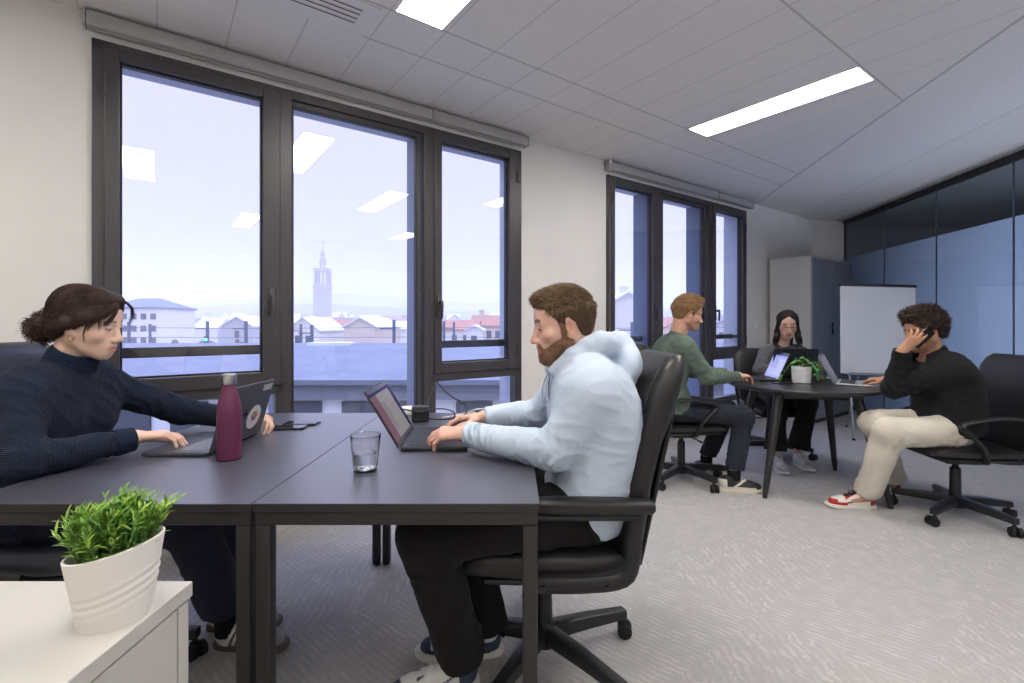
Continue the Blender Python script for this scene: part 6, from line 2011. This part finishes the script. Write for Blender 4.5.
# ================================================= the man in green
o3 = dict(skin=lin(206, 162, 138), red=lin(206, 132, 110), lipc=lin(176, 110, 98), brow=lin(120, 90, 60), male=True, stubble=lin(140, 104, 80), neckr=.056)
R3 = empty('person', (1.22, 3.66, 0), 0, 'person in a green sweatshirt and dark jeans typing at the round table', 'person')
f3 = Fr((1.318, 3.63, 1.282), (.96, .04, -.22), sc=1.03)
sR = A(0, -1, 0)
J3 = dict(pelvis=(1.21, 3.68, .575), spine=[(1.21, 3.68, .575), (1.165, 3.67, .73), (1.18, 3.66, .91), (1.225, 3.64, 1.045)], side=[sR]*4, hw=[.075, .062, .085, .125], tr=[.112, .105, .115, .068],
          neck=(1.245, 3.64, 1.11), neckdir=(.4, 0, .9),
          shR=(1.245, 3.465, 1.025), shL=(1.24, 3.82, 1.025), elR=(1.405, 3.485, .815), elL=(1.44, 3.87, .83), wrR=(1.675, 3.60, .806), wrL=(1.690, 3.82, .806),
          hiR=(1.22, 3.58, .57), hiL=(1.22, 3.78, .57), knR=(1.69, 3.53, .525), knL=(1.68, 3.79, .53), anR=(1.600, 3.49, .125), anL=(1.55, 3.86, .125), toR=(1.70, 3.47, .06), toL=(1.66, 3.86, .06))
J3['handR'] = Fr((1.675, 3.60, .812), (.95, .30, -.02), (0, -.1, 1), 1.0)
J3['handL'] = Fr((1.690, 3.82, .812), (.99, .0, -.02), (0, .1, 1), 1.0)
J3['hkR'] = J3['hkL'] = dict(curls=[(22, 32, 16), (26, 34, 18), (30, 34, 18), (34, 36, 18)])
body_mesh(J3, f3, o3, .0052, R3, MATS['skin'])
arm3 = (.072, .058, .042)
V = top_mesh(J3, .012, arm3, .0075, hem=.545, neck_r=.062, neck_h=.012, cut_wrist=.0)
V.ell((1.20, 3.68, .64), (.125, .185, .12), None, .05)
P, Q = V.mesh(); P = fold_top(P, Q, J3, arm3, .0070, 23, .005)
s3 = np_object(P, Q, 'sweatshirt', MATS['sweatshirt_green'], R3)
nk = A(*J3['neck']); up = A(*J3['neckdir']); up /= np.linalg.norm(up)
wband(R3, s3, 'neckband', nk + up*.010, up, .064, .062, .022, 'sweatshirt_green', 0, 40)
for S in 'RL':
    wr, el = A(*J3['wr'+S]), A(*J3['el'+S]); d = (wr-el)/np.linalg.norm(wr-el)
    wband(R3, s3, 'cuff', wr - d*.026, d, .041, .036, .055, 'sweatshirt_green', 0, 40)
trousers(J3, (.090, .072, .062), .0075, 34, R3, 'jeans_navy', .006, .10)
def shoe_cream(L):
    x, y, z = L[:,0], L[:,1], L[:,2]
    C = np.tile(A(*lin(34, 34, 38)), (len(L), 1)); w_ = A(*lin(216, 210, 196))
    C[(y < .05) & (z < .09)] = w_
    C[(np.abs((y - .115) - (z - .05)*1.4) < .012) & (z < .085)] = w_
    C[(z < .040) & (y > .03) & (y < .24)] = w_
    return C
shoe(R3, 'shoe', (1.490, 3.50, 0), (.985, -.16, 0), .30, shoe_cream, lin(222, 214, 196), lin(214, 208, 196), h=.005, collar=.09)
shoe(R3, 'shoe', (1.445, 3.865, 0), (1, -.02, 0), .30, shoe_cream, lin(222, 214, 196), lin(214, 208, 196), h=.005, collar=.09)
for S in 'RL':
    an = A(*J3['an'+S]); wband(R3, R3, 'sock', an + A(0, 0, -.01), (0, 0, 1), .040, .042, .07, 'sock_black', 0, 24)
fc = [(-.12, .000), (-.045, .010), (-.02, .020), (.012, .030), (.030, .046), (.052, .062), (.070, .080), (.14, .10)]
bk = [(-.13, -.080), (-.09, -.075), (-.045, -.050), (-.030, .000), (-.002, .016), (.008, -.020), (.03, -.02)]
V = scalp(f3, .0048, .010, True, fc, bk, extra=(((0, .045, .100), (.050, .050, .030), .02), ((0, .0, .112), (.055, .07, .028), .02)))
P, Q = V.mesh(); C = np.tile(A(*lin(134, 100, 66)), (len(P), 1)) * (1 + .15*vnoise(P, 60, 5))[:, None]
S1 = hair_strands(P, Q, f3, 1300, flow1, .034, .0018, 4, .007, (lin(104, 76, 48), lin(186, 148, 104)), lambda l: l[2] > .02, 12, .3)
P, Q, C = join_np([(P, Q, C), S1]); np_object(P, Q, 'hair', MATS['hair'], R3, C)
glasses(R3, f3)

# ================================================= the woman with long dark hair
o4 = dict(skin=lin(206, 164, 144), red=lin(204, 132, 116), lipc=lin(178, 100, 96), brow=lin(40, 30, 28), male=False, neckr=.046, lip=1.1)
R4 = empty('person', (2.52, 4.50, 0), 0, 'person with long dark hair and glasses in a grey jumper behind the laptop', 'person')
f4 = Fr((2.485, 4.365, 1.200), (-.38, -.86, -.30), sc=1.0)
hF = A(-.404, -.915, 0); hR = A(-.915, .404, 0)
hv = lambda x, y, z: hR*x + hF*y + A(0, 0, z)
sR = A(-1, 0, 0)
J4 = dict(pelvis=(2.49, 4.52, .56), spine=[(2.49, 4.52, .56), (2.495, 4.545, .69), (2.495, 4.52, .84), (2.49, 4.475, .935)], side=[sR]*4, hw=[.085, .055, .070, .110], tr=[.108, .095, .105, .060],
          neck=(2.487, 4.45, .995), neckdir=(0, -.4, .9),
          shR=(2.335, 4.45, .920), shL=(2.665, 4.45, .920), elR=(2.215, 4.345, .790), elL=(2.775, 4.33, .795), wrR=(2.330, 4.235, .800), wrL=(2.60, 4.235, .800),
          hiR=(2.40, 4.51, .555), hiL=(2.58, 4.51, .555), knR=(2.255, 4.115, .540), knL=(2.50, 4.09, .54), anR=(2.195, 4.04, .12), anL=(2.44, 4.13, .12), toR=(2.16, 3.92, .05), toL=(2.42, 4.0, .05))
J4['handR'] = Fr((2.330, 4.235, .803), (.25, -.96, -.02), (0, 0, 1), .93)
J4['handL'] = Fr((2.60, 4.235, .803), (-.30, -.95, -.02), (0, 0, 1), .93)
J4['hkR'] = J4['hkL'] = dict(curls=[(22, 32, 16), (26, 34, 18), (30, 34, 18), (34, 36, 18)], fat=.9, wr=.024)
body_mesh(J4, f4, o4, .0052, R4, MATS['skin'])
arm4 = (.062, .052, .038)
V = top_mesh(J4, .012, arm4, .0075, hem=.54, neck_r=.056, neck_h=.012, chestadd=(((2.43, 4.43, .85), (.06, .055, .06)), ((2.56, 4.43, .85), (.06, .055, .06))))
P, Q = V.mesh(); P = fold_top(P, Q, J4, arm4, .0055, 43, .004)
s4 = np_object(P, Q, 'jumper', MATS['sweater_grey'], R4)
nk = A(*J4['neck']); up = A(*J4['neckdir']); up /= np.linalg.norm(up)
wband(R4, s4, 'neckband', nk + up*.010, up, .058, .056, .022, 'sweater_grey', 0, 40)
trousers(J4, (.090, .074, .078), .0075, 54, R4, 'trousers_black', .005, .08, flare=.01)
def shoe_grey(L):
    C = np.tile(A(*lin(186, 186, 188)), (len(L), 1)); C[(L[:,1] > .235)] = A(*lin(160, 160, 164)); C[(L[:,1] < .04)] = A(*lin(130, 130, 136)); return C
shoe(R4, 'shoe', (2.215, 4.085, 0), (-.2, -.98, 0), .265, shoe_grey, lin(200, 200, 200), lin(210, 210, 210), h=.005, collar=.085)
shoe(R4, 'shoe', (2.445, 4.17, 0), (-.1, -.98, 0), .265, shoe_grey, lin(200, 200, 200), lin(210, 210, 210), h=.005, collar=.085)
fc = [(-.40, .035), (-.10, .038), (-.03, .046), (.012, .050), (.040, .054), (.060, .062), (.078, .076), (.10, .092), (.14, .11)]
V = Vol(f4.o - A(.22, .20, .42), f4.o + A(.22, .25, .20), .005)
V.ell(f4.p(0, -.018, .030), A(.080, .107, .096)*f4.s, f4.R, 0); V.ell(f4.p(0, .025, .045), A(.069, .066, .062)*f4.s, f4.R, .02)
for x in (-1, 1):
    V.cap(f4.p(x*.068, .006, .020), f4.p(x*.078, -.010, -.080), .020, .024, .02)
    V.cap(f4.p(x*.078, -.010, -.080), f4.o + hv(x*.095, .015, -.175), .024, .028, .02)
    V.cap(f4.o + hv(x*.095, .015, -.175), f4.o + hv(x*.100, .085, -.30), .030, .022, .02)
V.cap(f4.p(0, -.08, .0), f4.o + hv(0, -.14, -.22), .06, .05, .03)
x, y, z = V.local(f4); z0_ = z; z = z + .9*np.abs(x) - .026
V.cut(np.maximum(y - np.interp(z, [p[0] for p in fc], [p[1] for p in fc]), -1) * np.where(z < -.16, -1, 1) if False else (np.where(z > -.14, y - np.interp(z, [p[0] for p in fc], [p[1] for p in fc]), -.02))*f4.s)
z = z0_; xx_ = np.abs(x); V.cut((np.where((z < .060) & (y > .0) & (z > -.16), .060 - .25*np.maximum(0, z - .02) - xx_, -.02))*f4.s)
P, Q = V.mesh(); P = P + vnormals(P, Q)*(.0018*vnoise(P*A(2.2, 2.2, .3), 16, 8))[:, None]
C = np.tile(A(*lin(42, 33, 31)), (len(P), 1)) * (1 + .2*vnoise(P*A(2, 2, .3), 40, 5))[:, None]
S1 = hair_strands(P, Q, f4, 1400, lambda l: (.8*np.sign(l[0]), -.3, -.5) if l[2] > .06 else (0.06*np.sign(l[0]), 0, -1), .10, .0018, 6, .002, (lin(24, 20, 20), lin(64, 52, 48)), None, 14, .08)
P, Q, C = join_np([(P, Q, C), S1]); np_object(P, Q, 'hair', MATS['hair'], R4, C)
glasses(R4, f4)

# ================================================= the curly-haired man on the phone
o5 = dict(skin=lin(186, 140, 112), red=lin(188, 118, 92), lipc=lin(160, 96, 84), brow=lin(36, 26, 22), male=True, stubble=lin(96, 70, 56), neckr=.054, browt=.005)
R5 = empty('person', (2.68, 3.02, 0), 0, 'person with curly dark hair, black jacket and cream trousers, holding a phone to the ear', 'person')
f5 = Fr((2.588, 3.045, 1.157), (-.955, .06, -.22), sc=1.0)
sR = A(0, 1, 0)
J5 = dict(pelvis=(2.72, 3.04, .575), spine=[(2.72, 3.04, .565), (2.735, 3.04, .70), (2.700, 3.04, .85), (2.640, 3.04, .945)], side=[sR]*4, hw=[.080, .068, .085, .120], tr=[.112, .104, .104, .066],
          neck=(2.635, 3.04, .995), neckdir=(-.6, 0, .8),
          shR=(2.635, 3.205, .925), shL=(2.645, 2.880, .915), elR=(2.83, 3.345, .815), elL=(2.415, 3.065, .795), wrR=(2.665, 3.445, .800), wrL=(2.408, 2.985, 1.035),
          hiR=(2.68, 3.14, .555), hiL=(2.68, 2.94, .555), knR=(2.40, 3.20, .540), knL=(2.315, 2.97, .535), anR=(2.66, 3.385, .145), anL=(2.315, 3.14, .13), toR=(2.55, 3.40, .06), toL=(2.16, 3.15, .06))
J5['handL'] = Fr((2.408, 2.985, 1.038), (.60, -.26, .75), (-.22, -.95, -.14), 1.0)
J5['handR'] = Fr((2.665, 3.445, .803), (-.80, .60, -.02), (0, 0, 1), 1.0)
J5['hkL'] = dict(curls=[(8, 16, 8), (14, 20, 10), (20, 24, 12), (26, 28, 14)], spread=(8, 2, -4, -10), thumb=[(-.80, .55, -.30), (-.60, .80, -.2), (-.4, .9, -.1)])
J5['hkR'] = dict(curls=[(30, 36, 20), (36, 38, 20), (42, 40, 20), (46, 40, 20)])
body_mesh(J5, f5, o5, .0050, R5, MATS['skin'])
arm5 = (.074, .064, .046)
V = top_mesh(J5, .018, arm5, .007, hem=.525, neck_r=.062, neck_h=.002, cut_wrist=.0)
V.ell((2.735, 3.04, .62), (.120, .190, .12), None, .05)
# turned-down collar
for a, b in (((2.565, 2.970, 1.00), (2.64, 2.958, 1.040)), ((2.64, 2.958, 1.040), (2.705, 3.04, 1.050)), ((2.705, 3.04, 1.050), (2.64, 3.122, 1.040)), ((2.64, 3.122, 1.040), (2.565, 3.11, 1.0)), ((2.565, 2.97, 1.00), (2.56, 2.97, .93))):
    V.cap(a, b, .018, .018, .008)
V.ell((2.61, 3.04, 1.07), (.055, .058, .06), f5.R, .01, 's')
P, Q = V.mesh(); P = fold_top(P, Q, J5, arm5, .0085, 63, .0045)
jk = np_object(P, Q, 'jacket', MATS['jacket_black'], R5)
for S in 'RL':
    wr, el = A(*J5['wr'+S]), A(*J5['el'+S]); d = (wr-el)/np.linalg.norm(wr-el)
    wband(R5, jk, 'cuff', wr - d*.024, d, .046, .045, .05, 'jacket_black', 0, 40)
trousers(J5, (.096, .084, .076), .0065, 74, R5, 'trousers_cream', .0095, -.10)
def shoe_red(L):
    x, y, z = L[:,0], L[:,1], L[:,2]
    w_ = A(*lin(226, 220, 210)); rd = A(*lin(176, 30, 38)); k = A(*lin(26, 24, 26)); C = np.tile(w_, (len(L), 1))
    C[((y > .245) & (z < .06)) | ((z < .046) & (y > .19))] = rd
    C[(y < .055) & (z < .088)] = rd
    C[(z > .105)] = k
    C[(z > .12 - .42*(y - .06)) & (y > .10) & (y < .20) & (z > .055)] = rd
    C[(np.abs(x) < .016) & (y > .095) & (y < .20) & (z > .06)] = k
    sw = (np.abs(z - (.044 + 1.25*np.maximum(0, (.185 - y))**1.5*.9)) < .0045) & (y > .055) & (y < .19) & (np.abs(x) > .02)
    C[sw] = k
    return C
shoe(R5, 'shoe', (2.375, 3.165, 0), (-1, .04, 0), .305, shoe_red, lin(226, 220, 206), lin(24, 24, 26), h=.004, collar=.115)
shoe(R5, 'shoe', (2.740, 3.410, 0), (-.98, .20, 0), .305, shoe_red, lin(226, 220, 206), lin(24, 24, 26), h=.004, collar=.115)
for S in 'RL':
    an = A(*J5['an'+S]); wband(R5, R5, 'sock', an + A(0, 0, -.015), (0, 0, 1), .042, .042, .085, 'sock_white', 30, 60)
fc = [(-.12, -.005), (-.045, .000), (-.02, .012), (.012, .026), (.030, .044), (.052, .060), (.066, .080), (.14, .13)]
bk = [(-.15, -.065), (-.09, -.060), (-.045, -.045), (-.030, .006), (-.002, .020), (.008, .010), (.03, .01)]
V = scalp(f5, .0048, .016, True, fc, bk, extra=(((0, .050, .108), (.062, .052, .036), .02), ((0, -.01, .120), (.070, .085, .036), .02), ((0, -.075, .05), (.075, .06, .07), .02)))
P, Q = V.mesh(); N = vnormals(P, Q); P = P + N*(.0075*np.abs(vnoise(P, 26, 8)) + .0045*vnoise(P, 50, 9))[:, None]
C = np.tile(A(*lin(40, 30, 26)), (len(P), 1)) * (1 + .2*vnoise(P, 60, 5))[:, None]
S1 = hair_strands(P, Q, f5, 900, lambda l: (0, 0, .2), .042, .0024, 8, .014, (lin(30, 22, 18), lin(84, 60, 46)), lambda l: l[2] > -.05, 16, .6, curl=1.5, tip=.5)
P, Q, C = join_np([(P, Q, C), S1]); np_object(P, Q, 'hair', MATS['hair'], R5, C)
hf = J5['handL']
ph = empty('smartphone', tuple(hf.p(.034, .125, -.016)), 0, 'black smartphone held to the ear of the curly-haired person', 'phone')
ph.rotation_euler = Matrix(np.stack([hf.R[:,0], hf.R @ A(.05, .95, .0), hf.R[:,2]], 1).tolist()).to_euler()
m = MB(); m.box((-.031, -.066, -.004), (.031, .066, .004), None, .0035); m.build('body', MATS['bezel'], ph, smooth=False)
m = MB(); m.box((-.028, -.062, -.0045), (.028, .062, -.0038)); m.build('screen', MATS['screen_off'], ph, smooth=False)
# ------------------------------------------------------------------ light and camera
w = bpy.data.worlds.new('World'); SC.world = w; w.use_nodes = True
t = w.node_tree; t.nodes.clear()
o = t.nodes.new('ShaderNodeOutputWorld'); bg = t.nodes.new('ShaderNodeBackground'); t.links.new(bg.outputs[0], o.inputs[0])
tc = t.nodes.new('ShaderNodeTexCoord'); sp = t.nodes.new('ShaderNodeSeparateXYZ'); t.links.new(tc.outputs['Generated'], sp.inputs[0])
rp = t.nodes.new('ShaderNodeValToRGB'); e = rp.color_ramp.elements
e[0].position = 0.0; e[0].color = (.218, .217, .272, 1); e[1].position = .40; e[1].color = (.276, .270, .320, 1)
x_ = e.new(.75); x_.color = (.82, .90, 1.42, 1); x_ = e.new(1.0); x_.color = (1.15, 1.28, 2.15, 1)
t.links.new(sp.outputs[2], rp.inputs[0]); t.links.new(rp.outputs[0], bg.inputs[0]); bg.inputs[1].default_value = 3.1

# fill lamp added behind the partition to brighten its frosted film
def area(name, loc, rot, sx, sy, power, col):
    l = bpy.data.lights.new(name, 'AREA'); l.shape = 'RECTANGLE'; l.size = sx; l.size_y = sy; l.energy = power; l.color = col
    ob = bpy.data.objects.new(name, l); COL.objects.link(ob); ob.location = loc; ob.rotation_euler = rot; return ob
area('beyond_fill_light', (7.62, 2.4, 1.1), (0, math.radians(90), 0), 1.6, 4.6, 150, (.88, .92, 1.0)).data.spread = math.radians(110)

cam = bpy.data.cameras.new('Camera'); co = bpy.data.objects.new('Camera', cam); COL.objects.link(co)
co.location = (0, 0, 1.2); co.rotation_euler = (math.radians(90), 0, 0)
cam.sensor_width = 36; cam.lens = 484/1024*36; cam.shift_y = -17.5/1024; cam.clip_end = 3000; cam.clip_start = .02
SC.camera = co
vs = SC.view_settings
vs.view_transform = 'Standard'; vs.look = 'None'; vs.gamma = 1; vs.use_curve_mapping = False; vs.exposure = EXPOSURE
c = SC.cycles
c.max_bounces = 10; c.diffuse_bounces = 5; c.glossy_bounces = 4; c.transmission_bounces = 8; c.transparent_max_bounces = 24; c.volume_bounces = 5
c.use_denoising = True; c.sample_clamp_indirect = 8; c.caustics_reflective = False; c.caustics_refractive = False
